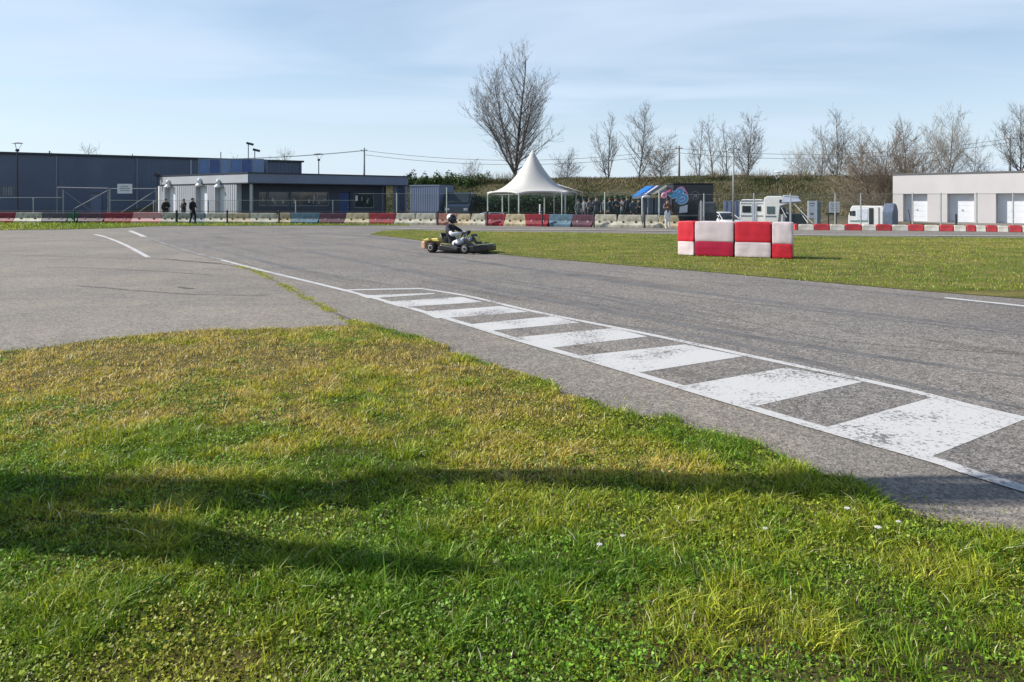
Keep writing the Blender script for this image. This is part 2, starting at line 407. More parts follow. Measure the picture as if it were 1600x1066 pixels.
ribbon(lm, smooth_line([G(1476, 466.5), G(1600, 479.5), G(1700, 492)], 4), .16, .013)
lm.build('white_dashes', M_line)['kind'] = 'structure'
fm = MB()
ribbon(fm, smooth_line([G(226, 370.5), G(262, 383), G(300, 395), G(345, 406.5)], 5), .16, .013)
ribbon(fm, smooth_line([G(255, 404), G(300, 408.5), G(345, 412)], 4), .09, .0125)
fm.build('faded_lines', M_faint)['kind'] = 'structure'
# seam in the old tarmac, with weeds in it
sm = MB(); seam = smooth_line([(G(-150, 395)), G(0, 398), G(120, 402), G(235, 405), G(320, 411), G(385, 420), G(440, 445), G(500, 478), G(560, 508)], 8)
ribbon(sm, [p + Vector((mn.noise(Vector((p.x*2, p.y*2, 0))), mn.noise(Vector((p.x*2, p.y*2, 7)))))*.06 for p in seam], .035, .0115)
sm.build('tarmac_seam', mat('seam_dirt', (.11, .10, .08), .95, .3, 9))['kind'] = 'structure'
cm = MB()
for pts, wd in (([G(1060, 470), G(1210, 515), G(1330, 536), G(1480, 548), G(1590, 555)], .012), ([G(880, 428), G(940, 433), G(985, 434)], .03), ([G(120, 447), G(290, 460), G(420, 462)], .03), ([G(280, 449), G(300, 452)], .12), ([G(60, 418), G(180, 421), G(330, 430)], .03)):
    pts = smooth_line(pts, 9)
    ribbon(cm, [p + Vector((mn.noise(Vector((p.x*6, p.y*6, 0))), mn.noise(Vector((p.x*6, p.y*6, 7)))))*.05 for p in pts], wd, .0118)
cm.build('tarmac_cracks', mat('crack_dirt', (.115, .108, .098), .95, .3, 9))['kind'] = 'structure'
tm = MB()                                            # tyre marks laid down through the corner
for pts, wd in (([G(330, 372), G(470, 392), G(640, 425), G(800, 458), G(1000, 496), G(1250, 540), G(1600, 590)], .35), ([G(380, 366), G(540, 381), G(740, 409), G(960, 440), G(1200, 472), G(1600, 520)], .45),
                ([G(420, 362), G(560, 369), G(660, 381)], .8), ([G(280, 376), G(360, 396), G(460, 420), G(620, 448)], .3), ([G(700, 425), G(900, 455), G(1150, 500)], .16), ([G(712, 430), G(912, 462), G(1140, 508)], .16),
                ([G(930, 505), G(1100, 528), G(1300, 575), G(1600, 640)], .2), ([G(1000, 455), G(1300, 490), G(1650, 530)], .14)):
    pts = smooth_line(pts, 8); k = len(pts); ribbon(tm, pts, [wd*(.2+.6*math.sin(math.pi*(i+.5)/k)) for i in range(k)], .0092)
tm.build('tyre_marks', M_mark)['kind'] = 'structure'
# far pale kerb round the back of the island
km = MB()
ribbon(km, smooth_line([G(600, 357.5), G(700, 359.3), G(900, 360), G(1050, 362), G(1240, 367.8), G(1400, 368.8), G(1600, 370), G(1800, 371)], 6), .75, .03)
km.build('far_kerb', M_sand)['kind'] = 'structure'
em = MB()
near_edge = [G(575, 366.5), G(640, 373), G(700, 384), G(780, 397), G(950, 412), G(1100, 424.5), G(1300, 442.5), G(1450, 455.5), G(1600, 467), G(1800, 484), G(2300, 530)]
ribbon(em, smooth_line(near_edge, 6), .1, .0125)
em.build('island_edge_line', M_line)['kind'] = 'structure'

# ---------------------------------------------------------------- lawns
fg_edge = [G(-500, 575), G(-200, 565), G(0, 551), G(60, 547), G(100, 541), G(200, 528), G(300, 520), G(400, 516), G(500, 513), G(570, 509), G(605, 515), G(650, 529), G(740, 563), G(850, 598),
           G(950, 638), G(1060, 660), G(1200, 708), G(1300, 748), G(1400, 788), G(1500, 818), G(1600, 838), (3.7, 2.6), (4.8, 1.2), (7, -1.5)]
fg_edge = [Vector(p) for p in smooth_line(fg_edge, 6)]
fg_edge = [p + Vector((mn.noise(Vector((p.x*3, p.y*3, 0))), mn.noise(Vector((p.x*3, p.y*3, 5)))))*.16 for p in fg_edge]
fg = [tuple(p) for p in fg_edge] + [(7, -3), (-9, -3)]
M_turf = terrain_mat('turf_soil', [(.03, .04, .01), (.07, .085, .02), (.15, .13, .04), (.24, .19, .08)], 1.6, 1.0, 60)
sheet('lawn_ground', fg, .016, M_turf)
far_edge = [G(640, 359.8), G(700, 361.5), G(900, 364), G(1050, 366.5), G(1240, 369.5), G(1400, 371), G(1600, 372.5), G(2000, 376)]
island = [tuple(p) for p in smooth_line([G(577, 367), G(640, 374), G(700, 385), G(780, 397.8), G(950, 413), G(1100, 425.3), G(1300, 443.3), G(1450, 456.5), G(1600, 468), G(1800, 485), G(2300, 532)], 6)]
island += [tuple(p) for p in smooth_line(far_edge[::-1], 4)] + [G(600, 361)]
sheet('island_ground', island, .016, terrain_mat('island_turf', [(.05, .075, .014), (.11, .15, .025), (.2, .2, .05), (.28, .23, .08)], .9, 1.0, 22))
M_blade = attr_mat('grass_blades', .5, .36)

def mixc(a, b, t): return a*(1-t)[:, None] + b*t[:, None]
GREEN, LIME, DRY, STRAW = [np.array(c)[None] for c in ((.135, .27, .018), (.52, .52, .034), (.66, .48, .13), (.80, .70, .42))]
def tone(x, y, dry, n):
    r = rng.random(n)
    c = mixc(np.repeat(GREEN, n, 0), np.repeat(LIME, n, 0), np.clip(dry*1.25 + (r-.5)*.7, 0, 1))
    c = mixc(c, np.repeat(DRY, n, 0), np.clip((dry-.45)*1.7 + (rng.random(n)-.5)*.8, 0, 1))
    s = rng.random(n) < .03 + .16*np.clip(dry-.35, 0, 1)
    c[s] = STRAW
    return np.minimum(c*(.5+1.0*rng.random(n)**1.3)[:, None], .85)
xs, ys = [], []
for (d0, d1, dens) in ((1.4, 2.6, 8000), (2.6, 3.6, 16000), (3.6, 5, 12000), (5, 7, 8000), (7, 10.2, 5200)):
    x0, x1 = -.78*d1-1.2, .78*d1+.6
    n = int((x1-x0)*(d1-d0)*dens)
    x = x0+(x1-x0)*rng.random(n); y = d0+(d1-d0)*rng.random(n)
    k = (np.abs(x) < .75*y+.9) & inpoly(x + .05*(vnoise(x, y, 7, 3)-.5), y + .25*(vnoise(x, y, 5, 4)-.5), fg)
    xs.append(x[k]); ys.append(y[k])
x = np.concatenate(xs); y = np.concatenate(ys); n = len(x)
n1 = vnoise(x, y, .9, 11, 4); n2 = vnoise(x, y, 4.5, 12, 3); n3 = vnoise(x, y, 17, 13, 2)
zone = np.clip((y-3.9)/1.6, 0, 1)*np.clip((1.6-x-.12*y)/1.3+.2, 0, 1)        # the dry part: further off and to the left
edge = np.clip((x-(-.9+(7.6-y)*.62))/.55, 0, 1)*np.clip((y-3.2)/.6, 0, 1)
n4 = vnoise(x, y, 2.2, 14, 3)
dry = np.clip(.44 + .36*zone - .42*edge - .22*np.clip((3.7-y)/.7, 0, 1) + (n1-.5)*(1.5-.6*np.clip((3.9-y)/.7, 0, 1)) + (n4-.5)*1.0 + (n2-.5)*.7, 0, 1)
dry = np.where((y < 4.1) & (x > -.4), np.minimum(dry, .30+.25*rng.random(n)), dry)
hgt = (.012+.030*rng.random(n)**1.6)*(1.3-.5*dry)*np.clip(2.8*(n2-.22)+2.4*(n3-.5), .32, 2.0)
thin = rng.random(n) > np.clip((dry-.62)*1.1, 0, .5)
wid = (.0022+.0028*rng.random(n))*(1+.10*y)
colr = tone(x, y, dry, n)
tall = rng.random(n) < .005; hgt[tall] *= 2.2
o = blades('lawn_grass', x[thin], y[thin], np.full(thin.sum(), .016), hgt[thin], wid[thin], colr[thin], M_blade, 2.2, .4)
tag(o, 'patchy green and straw coloured lawn across the foreground', 'grass', kind='stuff')
# clover and broad leaves
n = 330000; y = 1.5+7.5*rng.random(n)**1.5; x = (rng.random(n)-.5)*2*(.75*y+.6)
k = inpoly(x, y, fg) & (vnoise(x, y, 1.1, 21, 3)+.45*(vnoise(x, y, 7, 22)-.5)+.20*(rng.random(n)-.5) + .07*(y < 4) - .10*np.clip((y-4.5)/2, 0, 1)*np.clip(1.5-x, 0, 1) > .47); x = x[k]; y = y[k]; n = len(x)
c = np.stack([x, y, .018+.034*rng.random(n)**1.5*np.clip(2.4*(vnoise(x, y, 9, 23)-.2), .2, 1.6)], 1)
th = rng.normal(size=(n, 3))*.6; th[:, 2] = 1; th /= np.linalg.norm(th, axis=1)[:, None]
a = np.cross(th, np.array([[1., 0, 0]])); a /= np.linalg.norm(a, axis=1)[:, None]; b = np.cross(th, a)
V = []; s = ((.0028+.0048*rng.random(n)**1.5)*(1+.04*y))[:, None]
for q in range(6):
    an = rng.random()*.4 + q*math.pi/3; V.append(c+(a*math.cos(an)+b*math.sin(an))*s*(1.0+.25*math.cos(3*an)))
V = np.stack(V, 1).reshape(-1, 3)
idx = (np.arange(n)[:, None]*6+np.array([0, 1, 2, 0, 2, 3, 0, 3, 4, 0, 4, 5])[None]).ravel()
cc = np.array([[.19, .365, .03]])*(.35+1.1*rng.random((n, 1))); q_ = vnoise(x, y, .8, 24, 3); cc[:, 0] += cc[:, 1]*.45*np.clip((q_-.42)*3+rng.random(n)*.5-.25, 0, 1)
o = trimesh('clover', V, idx, np.repeat(cc, 6, 0), M_blade)
tag(o, 'low clover patches growing in the near lawn', 'clover', kind='stuff')
# crumbs of soil, grit and dead grass washed out along the lawn edge
ep = np.array([tuple(p) for p in fg_edge]); n = 26000; i = rng.integers(0, len(ep)-1, n); t = rng.random((n, 1)); q = ep[i]*(1-t)+ep[i+1]*t
q = q + rng.normal(size=(n, 2))*(.03+.16*rng.random((n, 1))**2)*(.3+1.4*vnoise(q[:, 0], q[:, 1], 1.5, 81))[:, None]
k = (q[:, 1] < 11) & (q[:, 1] > 1.3); q = q[k]; n = len(q)
cc = mixc(np.repeat(np.array([[.10, .075, .05]]), n, 0), np.repeat(np.array([[.36, .32, .24]]), n, 0), rng.random(n)**1.5)
o = leafcloud('edge_grit', np.stack([q[:, 0], q[:, 1], .008+.006*rng.random(n)], 1), .002+.006*rng.random(n)**2, .0015+.004*rng.random(n)**2, cc, attr_mat('grit', .9, 0))
tag(o, 'soil crumbs and grit spilled on the tarmac along the lawn edge', 'grit', kind='stuff')
k = rng.random(len(q)) < .05; q = q[k]; n = len(q)
o = blades('stray_tufts', q[:, 0], q[:, 1], np.full(n, .008), .01+.02*rng.random(n), .004+.003*rng.random(n), tone(q[:, 0], q[:, 1], np.full(n, .45), n), M_blade, 1.5)
tag(o, 'stray grass sprigs creeping over the tarmac edge', 'grass', kind='stuff')
# island grass
n = 210000; y = 13+26*rng.random(n)**1.2; x = -8+42*rng.random(n)
k = inpoly(x, y + .3*(vnoise(x, y, 3, 31)-.5), island) & (x < .75*y+3); x = x[k]; y = y[k]; n = len(x)
dry = np.clip(.42+(vnoise(x, y, .35, 32, 4)-.5)*1.5+(vnoise(x, y, 2.5, 33)-.5)*.9, 0, 1)
o = blades('island_grass', x, y, np.full(n, .016), (.015+.03*rng.random(n))*(.5+vnoise(x, y, 2, 34)), .009+.008*rng.random(n), tone(x, y, dry, n)*.55+np.array([[.20, .32, .035]])*.42, M_blade, 1.2)
tag(o, 'mown green infield grass around the red and white crash blocks', 'grass', kind='stuff')
n = 30000; x = -40+40*rng.random(n); y = 39+14*rng.random(n)
k = inpoly(x, y, [P(-400, 54), G(-400, 361), G(0, 360), G(100, 359), G(180, 357), G(250, 353.6), G(450, 352.8), G(640, 352.6), P(640, 50), P(300, 53)]); x = x[k]; y = y[k]; n = len(x)
o = blades('verge_grass', x, y, np.full(n, .012), .05+.14*rng.random(n)**2, .02+.01*rng.random(n), tone(x, y, np.clip(.3+(vnoise(x, y, .7, 41)-.5), 0, 1), n), M_blade, 1.2)
tag(o, 'strip of grass at the foot of the long barrier row', 'grass', kind='stuff')
# weeds along the seam
pts = np.array([tuple(p) for p in seam[38:]]); i = rng.integers(0, len(pts)-1, 5000); t = rng.random(5000)[:, None]
q = pts[i]*(1-t)+pts[i+1]*t + rng.normal(size=(5000, 2))*np.array([.05, .06])
k = vnoise(q[:, 0], q[:, 1], 3, 51) > .5; q = q[k]; n = len(q)
o = blades('seam_weeds', q[:, 0], q[:, 1], np.full(n, .008), .008+.016*rng.random(n), .005+.004*rng.random(n), tone(q[:, 0], q[:, 1], np.full(n, .5), n), M_blade, 1.2)
tag(o, 'thin yellowish weeds growing along a seam in the tarmac', 'weeds', kind='stuff')

# small white flower heads in the near grass
M_petal = mat('white_petals', (.50, .49, .44), .8, .05); M_stem = mat('green_stem', (.08, .14, .03), .7)
for i, (px, py, r) in enumerate(((1324, 807, .013), (1372, 838, .015), (1404, 829, .011), (937, 866, .012), (973, 852, .010), (1196, 840, .011))):
    g = G(px, py+9); f = emp('wild_flower', (g[0], g[1], .016)); tag(f, 'small white wild flower head standing in the near right grass', 'flower', 'small white flowers in the near grass')
    MB().path([(0, 0, 0), (.004, .002, .03), (.002, .003, .05)], .0014, 5).build('stem', M_stem, f)
    b = MB(); b.ball((0, 0, .053), (r*.45, r*.45, r*.3))
    for k in range(12):
        a = k*math.pi/6; b.ball((math.cos(a)*r*.75, math.sin(a)*r*.75, .053+.002*(k % 2)), (r*.42, r*.42, r*.16), 6, 4)
    b.build('petals', M_petal, f)

# ---------------------------------------------------------------- embankment
def ridge(x):                                       # crest height along the bank
    return 3.75 + .35*mn.noise(Vector((x*.05, 0, 3))) + (.45 if x > 22 else .45*max(0, (x-12)/10)) + .12*mn.noise(Vector((x*.4, 1, 0)))
V, Fc = [], []
NX, NY = 170, 16
for i in range(NX+1):
    x_ = -95 + 190*i/NX
    for j in range(NY+1):
        t = j/NY; yy = 69 + 26*t + .05*abs(x_)
        prof = min(1, t/.42); prof = prof*prof*(3-2*prof)
        if t > .7: prof *= 1-.5*(t-.7)/.3
        V.append((x_, yy, .0 + ridge(x_)*prof*(1+.10*mn.noise(Vector((x_*.3, yy*.3, 0)))) - (.02 if t == 0 else 0)))
for i in range(NX):
    for j in range(NY): a = i*(NY+1)+j; Fc.append((a, a+NY+1, a+NY+2, a+1))
me = bpy.data.meshes.new('embankment'); me.from_pydata(V, [], Fc); me.materials.append(terrain_mat('bank_turf', [(.03, .036, .014), (.065, .066, .026), (.12, .105, .05), (.17, .145, .085)], .35, 1, 4)); me.update()
me.polygons.foreach_set('use_smooth', [True]*len(Fc))
hill = bpy.data.objects.new('embankment', me); COL.objects.link(hill); hill['kind'] = 'structure'
n = 90000; x = -18+78*rng.random(n); y = 69.5+13*rng.random(n)
tt = (y-.05*np.abs(x)-69)/26; pf = np.clip(tt/.42, 0, 1); pf = pf*pf*(3-2*pf)
rz = np.array([ridge(v) for v in np.linspace(-95, 95, 400)]); z = np.interp(x, np.linspace(-95, 95, 400), rz)*pf - .05
k = tt > .02; x = x[k]; y = y[k]; z = z[k]; n = len(x)
dn = vnoise(x, y, .25, 61, 4)
cl = mixc(np.repeat(np.array([[.05, .075, .02]]), n, 0), np.repeat(np.array([[.235, .20, .105]]), n, 0), np.clip((dn-.35)*2.6+np.clip((x-2)/20, -.6, .25)+(rng.random(n)-.5)*.6, 0, 1))
o = blades('bank_grass', x, y, z, .08+.34*rng.random(n)**2*(.4+dn), .04+.04*rng.random(n), cl*(.6+.8*rng.random((n, 1))), attr_mat('bank_blades', .8, .2), 1.0)
tag(o, 'rough olive and brown grass on the long embankment', 'grass', kind='stuff')

n = 16000; x = -16+72*rng.random(n); y = 77.5+4.5*rng.random(n)+.05*np.abs(x); k = vnoise(x, y, .35, 91, 3) > .52; x = x[k]; y = y[k]; n = len(x)
hs_ = (.2+1.1*rng.random(n)**1.4)*np.clip((vnoise(x, y, .35, 91, 3)-.50)*7, .1, 1)
cc = mixc(np.repeat(np.array([[.10, .085, .05]]), n, 0), np.repeat(np.array([[.24, .20, .13]]), n, 0), rng.random(n))
o = blades('dry_scrub', x, y, np.interp(x, np.linspace(-95, 95, 400), rz)-.15, hs_, .02+.02*rng.random(n), cc, attr_mat('scrub_stems', .9, 0), 1.0)
tag(o, 'dry brown scrub growing along the crest of the bank', 'scrub', kind='stuff')
# ---------------------------------------------------------------- trees
M_bark = mat('grey_bark', (.13, .115, .10), .9, .3, 2, bump=.5, bscale=12)
M_twig = mat('grey_twigs', (.19, .18, .168), .9, .25, 1)
M_twigb = mat('brown_twigs', (.19, .15, .11), .9, .3, 1)
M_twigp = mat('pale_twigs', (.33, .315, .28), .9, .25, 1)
M_barkd = mat('dark_bark', (.085, .07, .06), .9, .3, 2)
def tree_meshes(seed, h, wd, style='poplar', low=.12, dens=1.0, forks=3):
    """leafless tree: trunk with its leaders (tk) and the crown of limbs and twigs (cr)"""
    rr = random.Random(seed); tk, cr = MB(), MB()
    def grow(mb, p, d, ln, r, seg, up, wob):
        pts, rad = [p.copy()], [r]; d = d.normalized()
        for i in range(seg):
            d = (d + Vector((rr.gauss(0, wob), rr.gauss(0, wob), rr.gauss(0, wob*.5) + up))).normalized()
            p = p + d*(ln/seg); pts.append(p.copy()); rad.append(max(.006, r*(1-.82*(i+1)/seg)))
        mb.path(pts, rad, 6 if r > .06 else (4 if r > .03 else 3), False)
        return pts, rad
    rmax = h*(.0125 if h < 13 else .0155)
    leaders = []
    if forks <= 1:
        pts, rad = grow(tk, Vector((0, 0, -.3)), Vector((rr.gauss(0, .03), rr.gauss(0, .03), 1)), h, rmax, 12, .02, .03); leaders.append((pts, rad, 1.0))
    else:
        fz = h*low
        tk.path([(0, 0, -.3), (.02, 0, fz*.5), (0, .02, fz)], [rmax*1.5, rmax*1.3, rmax*1.15], 8, False)
        for k in range(forks):
            a = 2.4*k + rr.random()*.5; q_ = 0 if k == 0 else .35+.65*(k-.5*rr.random())/(forks-1); sp = (wd/h)*(.08+.62*q_)
            hh = h*(1-low)*(1 if k == 0 else 1.02-.42*q_)
            pts, rad = grow(tk, Vector((0, 0, fz-.1)), Vector((math.cos(a)*sp*1.6, math.sin(a)*sp, 1)), hh*(1.04), rmax*(.85 if k == 0 else .6), 11, .05, .035)
            leaders.append((pts, rad, hh/h))
    for pts, rad, f in leaders:
        m = len(pts); nb = int((34 if forks <= 1 else 24)*dens)
        for b in range(nb):
            u = low*(1.0 if forks <= 1 else .4) + (1-low)*((b+rr.random())/nb)*.97
            i = min(m-2, int(u*(m-1))); t = u*(m-1)-i; p = pts[i].lerp(pts[i+1], t); r0 = rad[i]*(1-t)+rad[i+1]*t
            axis = (pts[i+1]-pts[i]).normalized(); a = rr.random()*2*math.pi
            side = Vector((math.cos(a), math.sin(a), 0)); ang = (rr.uniform(.45, .85) if style == 'poplar' else rr.uniform(.7, 1.25)) + .55*max(0, .55-u)
            d = axis*math.cos(ang)+side*math.sin(ang)
            shape = math.sin(math.pi*min(1, .24+.72*u))**.6
            ln = wd*.5*(1.45 if forks <= 1 else .95)*shape*rr.uniform(.6, 1.2)+.4
            bp, br = grow(cr, p, d, ln, max(.014, min(r0*.6, .012*ln+.012)), 5, .10 if style == 'poplar' else .05, .09)
            n2 = max(3, int(ln*3.6*min(1, dens)))
            for c in range(n2):
                u2 = .15+.85*(c+rr.random())/n2; j = min(4, int(u2*5)); q = bp[j].lerp(bp[min(5, j+1)], u2*5-j)
                ax2 = (bp[min(5, j+1)]-bp[j]).normalized(); s2 = Vector((rr.gauss(0, 1), rr.gauss(0, 1), rr.gauss(.25, .7))).normalized()
                l2 = ln*.42*rr.uniform(.5, 1.1)*(1.15-.5*u2)+.15
                tp, tr = grow(cr, q, ax2*.75+s2*.75, l2, .012, 3, .12, .12)
                for e in range(int(1.5+l2*3.2*min(1.1, dens))):
                    v = rr.random()*3; jj = min(2, int(v)); q3 = tp[jj].lerp(tp[jj+1], v-jj)
                    s3 = Vector((rr.gauss(0, 1), rr.gauss(0, 1), rr.gauss(.3, .8))).normalized()
                    d3 = ((tp[jj+1]-tp[jj]).normalized()*.8+s3*.7).normalized(); l3 = rr.uniform(.25, .65)
                    e1 = q3+d3*l3*.5; e2 = e1+(d3+Vector((0, 0, .25))).normalized()*l3*.5
                    cr.path([q3, e1, e2], [.009, .008, .005], 3, False)
    return tk, cr
def tree(px, D, base_z, ytop, wpx, label, seed, style='poplar', low=.12, dens=1.0, forks=3, mats=(None, None), name='bare_tree', group='bare trees along the embankment'):
    h = (Z(ytop, D) - base_z)*.93; wd = wpx/F*D*1.12
    X, Y = P(px, D); t = emp(name, (X, Y, base_z)); tag(t, label, 'tree', group)
    tk, cr = tree_meshes(seed, h, wd, style, low, dens, forks)
    tk.build('trunk', mats[0] or M_bark, t, True); cr.build('crown', mats[1] or M_twig, t)
    return t
T = tree
T(805, 84, 3.3, 78, 122, 'tallest bare tree, wide and many limbed, rising behind the white tent', 8, dens=1.02, forks=5, low=.09, mats=(M_barkd, M_twig), name='tall_bare_tree')
T(886, 87, 3.2, 236, 34, 'small bare tree just right of the white tent peak', 12, 'bush', .1, .9, 3)
T(741, 88, 3.2, 250, 30, 'low scrubby sapling left of the tallest tree', 13, 'bush', .05, .6, 3)
T(950, 86, 3.2, 176, 48, 'bare tree with two splayed stems, left end of the middle group', 21, dens=.8, forks=3, low=.08)
T(996, 85, 3.2, 164, 44, 'slim upright bare tree, tallest of the middle group left of the wooden pole', 22, dens=1.1, forks=1)
T(1030, 86, 3.2, 206, 44, 'short bushy bare tree left of the wooden power pole', 23, 'bush', .05, 1.0, 4, (M_bark, M_twigb))
T(1092, 88, 3.2, 188, 34, 'slim bare tree just right of the wooden power pole', 24, dens=.9, forks=2)
T(1115, 90, 3.2, 180, 30, 'slim bare tree second right of the wooden power pole', 25, dens=.8, forks=1)
T(1134, 88, 3.2, 186, 30, 'thin bare tree directly left of the floodlight mast', 26, dens=.8, forks=2)
T(1168, 86, 3.2, 174, 48, 'broad topped bare tree right of the floodlight mast', 27, dens=1.1, forks=3)
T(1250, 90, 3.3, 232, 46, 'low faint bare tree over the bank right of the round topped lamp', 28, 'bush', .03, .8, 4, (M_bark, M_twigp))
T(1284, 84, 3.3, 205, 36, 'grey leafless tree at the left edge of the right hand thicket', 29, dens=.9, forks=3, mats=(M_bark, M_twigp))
T(1308, 82, 3.3, 170, 52, 'tall grey leafless tree near the left of the right hand thicket', 30, dens=.9, forks=4, low=.04)
T(1345, 80, 3.0, 212, 60, 'brownish leafless tree behind the spreading tree by the garages', 31, 'bush', .05, .7, 4, (M_bark, M_twigb))
T(1378, 62, -.8, 212, 130, 'spreading brown leafless tree with thick splayed limbs beside the garages', 32, 'bush', .10, 1.0, 6, (M_barkd, M_twigb), 'spreading_tree')
T(1414, 84, 3.3, 178, 36, 'slim leafless tree above the left end of the garage roof', 33, dens=1.0, forks=2)
T(1440, 80, 3.0, 222, 60, 'low brown leafless tree above the garage roof', 34, 'bush', .05, .7, 4, (M_bark, M_twigb))
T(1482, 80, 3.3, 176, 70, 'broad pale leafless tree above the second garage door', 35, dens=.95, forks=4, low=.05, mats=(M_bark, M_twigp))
T(1520, 82, 3.3, 218, 46, 'shorter leafless tree between the broad pale one and the right pole', 36, 'bush', .05, .8, 3, (M_bark, M_twig))
T(1594, 80, 3.3, 158, 56, 'tall leafless tree cut by the right edge of the photo', 37, dens=1.2, forks=3)
T(133, 118, 0, 218, 40, 'small bare tree top showing above the left of the dark warehouse', 38, 'bush', .3, .9, 3)
T(441, 118, 0, 224, 36, 'small bare tree top above the right end of the warehouse', 39, 'bush', .3, .9, 3)
T(362, 120, 0, 235, 30, 'faint bare tree top above the middle of the warehouse', 40, 'bush', .3, .7, 3)
random.seed(5)
bx = [(640, 78), (662, 77), (684, 78), (706, 79), (728, 78), (752, 79)]
M_leaf = attr_mat('shrub_leaves', .6, .3)
names = ['at the corner of the clubhouse roof', 'above the grey cabin, left side', 'above the grey cabin, right side', 'behind the navy van, left', 'behind the navy van, right', 'just left of the white tent']
for i, (px, D) in enumerate(bx):
    X, Y = P(px, D); hb = 2.6+.5*random.random(); t = emp('evergreen_shrub', (X, Y, 1.6)); tag(t, 'dark green shrub on the bank ' + names[i], 'shrub', 'green shrubs on the left of the bank')
    n = 2600; v = rng.normal(size=(n, 3)); v /= np.linalg.norm(v, axis=1)[:, None]; v *= (.55+.5*rng.random((n, 1)))
    c = v*np.array([[1.15, 1.0, hb*.5]])*(1+.35*np.sin(v[:, :1]*5+i)*np.cos(v[:, 1:2]*4)) + np.array([[0, 0, hb*.45]])
    c = c[c[:, 2] > .05]; n = len(c)
    lf = leafcloud('crown', c, .07+.05*rng.random(n), .05+.03*rng.random(n), np.array([[.045, .085, .02]])*(.5+1.2*rng.random((n, 1))), M_leaf); lf.parent = t
    s_ = MB()
    for k in range(5): s_.path([(0, 0, 0), (random.uniform(-.3, .3), random.uniform(-.3, .3), hb*.5), (random.uniform(-.8, .8), random.uniform(-.5, .5), hb*.85)], [.05, .03, .012], 5)
    s_.build('trunk', M_bark, t)
# clipped hedge behind the fence
a0, a1 = P(690, 60), P(1010, 57)
n = 26000; t_ = rng.random(n); dep = rng.random(n); hz = rng.random(n)
c = np.stack([a0[0]+(a1[0]-a0[0])*t_, a0[1]+(a1[1]-a0[1])*t_+dep*1.3, -.8+hz*(2.55+.35*vnoise(t_*20, dep, 1, 71))], 1)
hd = emp('hedge', (0, 58, 0)); tag(hd, 'long dark green hedge behind the fence, seen through the legs of the white tent', 'hedge')
lf = leafcloud('foliage', c-np.array([[0, 58, 0]]), .06+.05*rng.random(n), .04+.04*rng.random(n), np.array([[.03, .075, .035]])*(.5+1.1*rng.random((n, 1))), M_leaf); lf.parent = hd
s_ = MB((0, 58, 0))
for k in range(30): q = (a0[0]+(a1[0]-a0[0])*(k+.5)/30, a0[1]+(a1[1]-a0[1])*(k+.5)/30+.6); s_.path([(*q, gz(*q)), (q[0]+.1, q[1], 1.4)], [.04, .015], 5)
s_.build('stems', M_bark, hd)

# the tree outside the left of the frame that throws the forked shadow over the lawn
def lift(S, z): return Vector((S[0], S[1], 0)) - U*(z/math.tan(EL)) + Vector((0, 0, z))
sh = emp('forked_tree', (-6.6, 4.42, 0)); tag(sh, 'forked leafless tree outside the left of the photo, casting the lawn shadow', 'tree')
org = (-6.6, 4.42, 0); tk = MB(org); cr = MB(org)
tk.path([(-6.6, 4.42, -.1), (-6.6, 4.43, .8), lift((-4.6, 4.04), 1.7), lift((-4.0, 3.96), 2.0)], [.30, .27, .26, .24], 12)
A = [lift(s, z) for s, z in (((-4.2, 3.99), 1.9), ((-3.0, 3.99), 2.5), ((-2.2, 3.98), 3.0), ((-1.4, 3.93), 3.4), ((-.85, 3.95), 3.8), ((-.45, 4.20), 4.2), ((.36, 4.2), 4.7), ((1.24, 4.08), 5.4), ((2.1, 4.05), 6.0), ((3.4, 4.06), 6.8))]
tk.path(A, [.24, .24, .225, .21, .18, .15, .145, .145, .14, .125], 12)
Bq = [lift(s, z) for s, z in (((-4.2, 3.90), 1.8), ((-3.2, 3.68), 2.3), ((-2.48, 3.57), 2.7), ((-1.79, 3.46), 3.1), ((-1.13, 3.28), 3.5), ((-.55, 3.17), 3.9), ((-.1, 3.11), 4.3))]
tk.path(Bq, [.27, .26, .23, .20, .15, .10, .04], 12)
rr = random.Random(4)
def spray(a, b, k, spread, r):
    for i in range(k):
        p = a.lerp(b, rr.random()); q = p + Vector((rr.uniform(-.6, 1.2), rr.gauss(0, spread), rr.uniform(-.3, .7))); m = (p+q)/2 + Vector((0, rr.gauss(0, .05), .05))
        cr.path([p, m, q], [r, r*.7, r*.3], 5)
spray(A[5], A[7], 14, .10, .035); spray(A[7], A[9], 22, .12, .03); spray(A[3], A[5], 5, .1, .03); spray(Bq[4], Bq[6], 5, .08, .018)
for k in range(7):                                    # long straight shoots: the thin stripes over the tarmac
    yy = 3.86 + .07*k + rr.gauss(0, .015); cr.path([lift((.9+.2*rr.random(), yy*.5+4.06*.5), 5.2), lift((2.4, yy), 6.0), lift((4.6, yy+rr.gauss(0, .04)), 7.2)], [.03, .022, .012], 5)
tk.build('trunk', M_bark, sh, True); cr.build('crown', M_twig, sh)

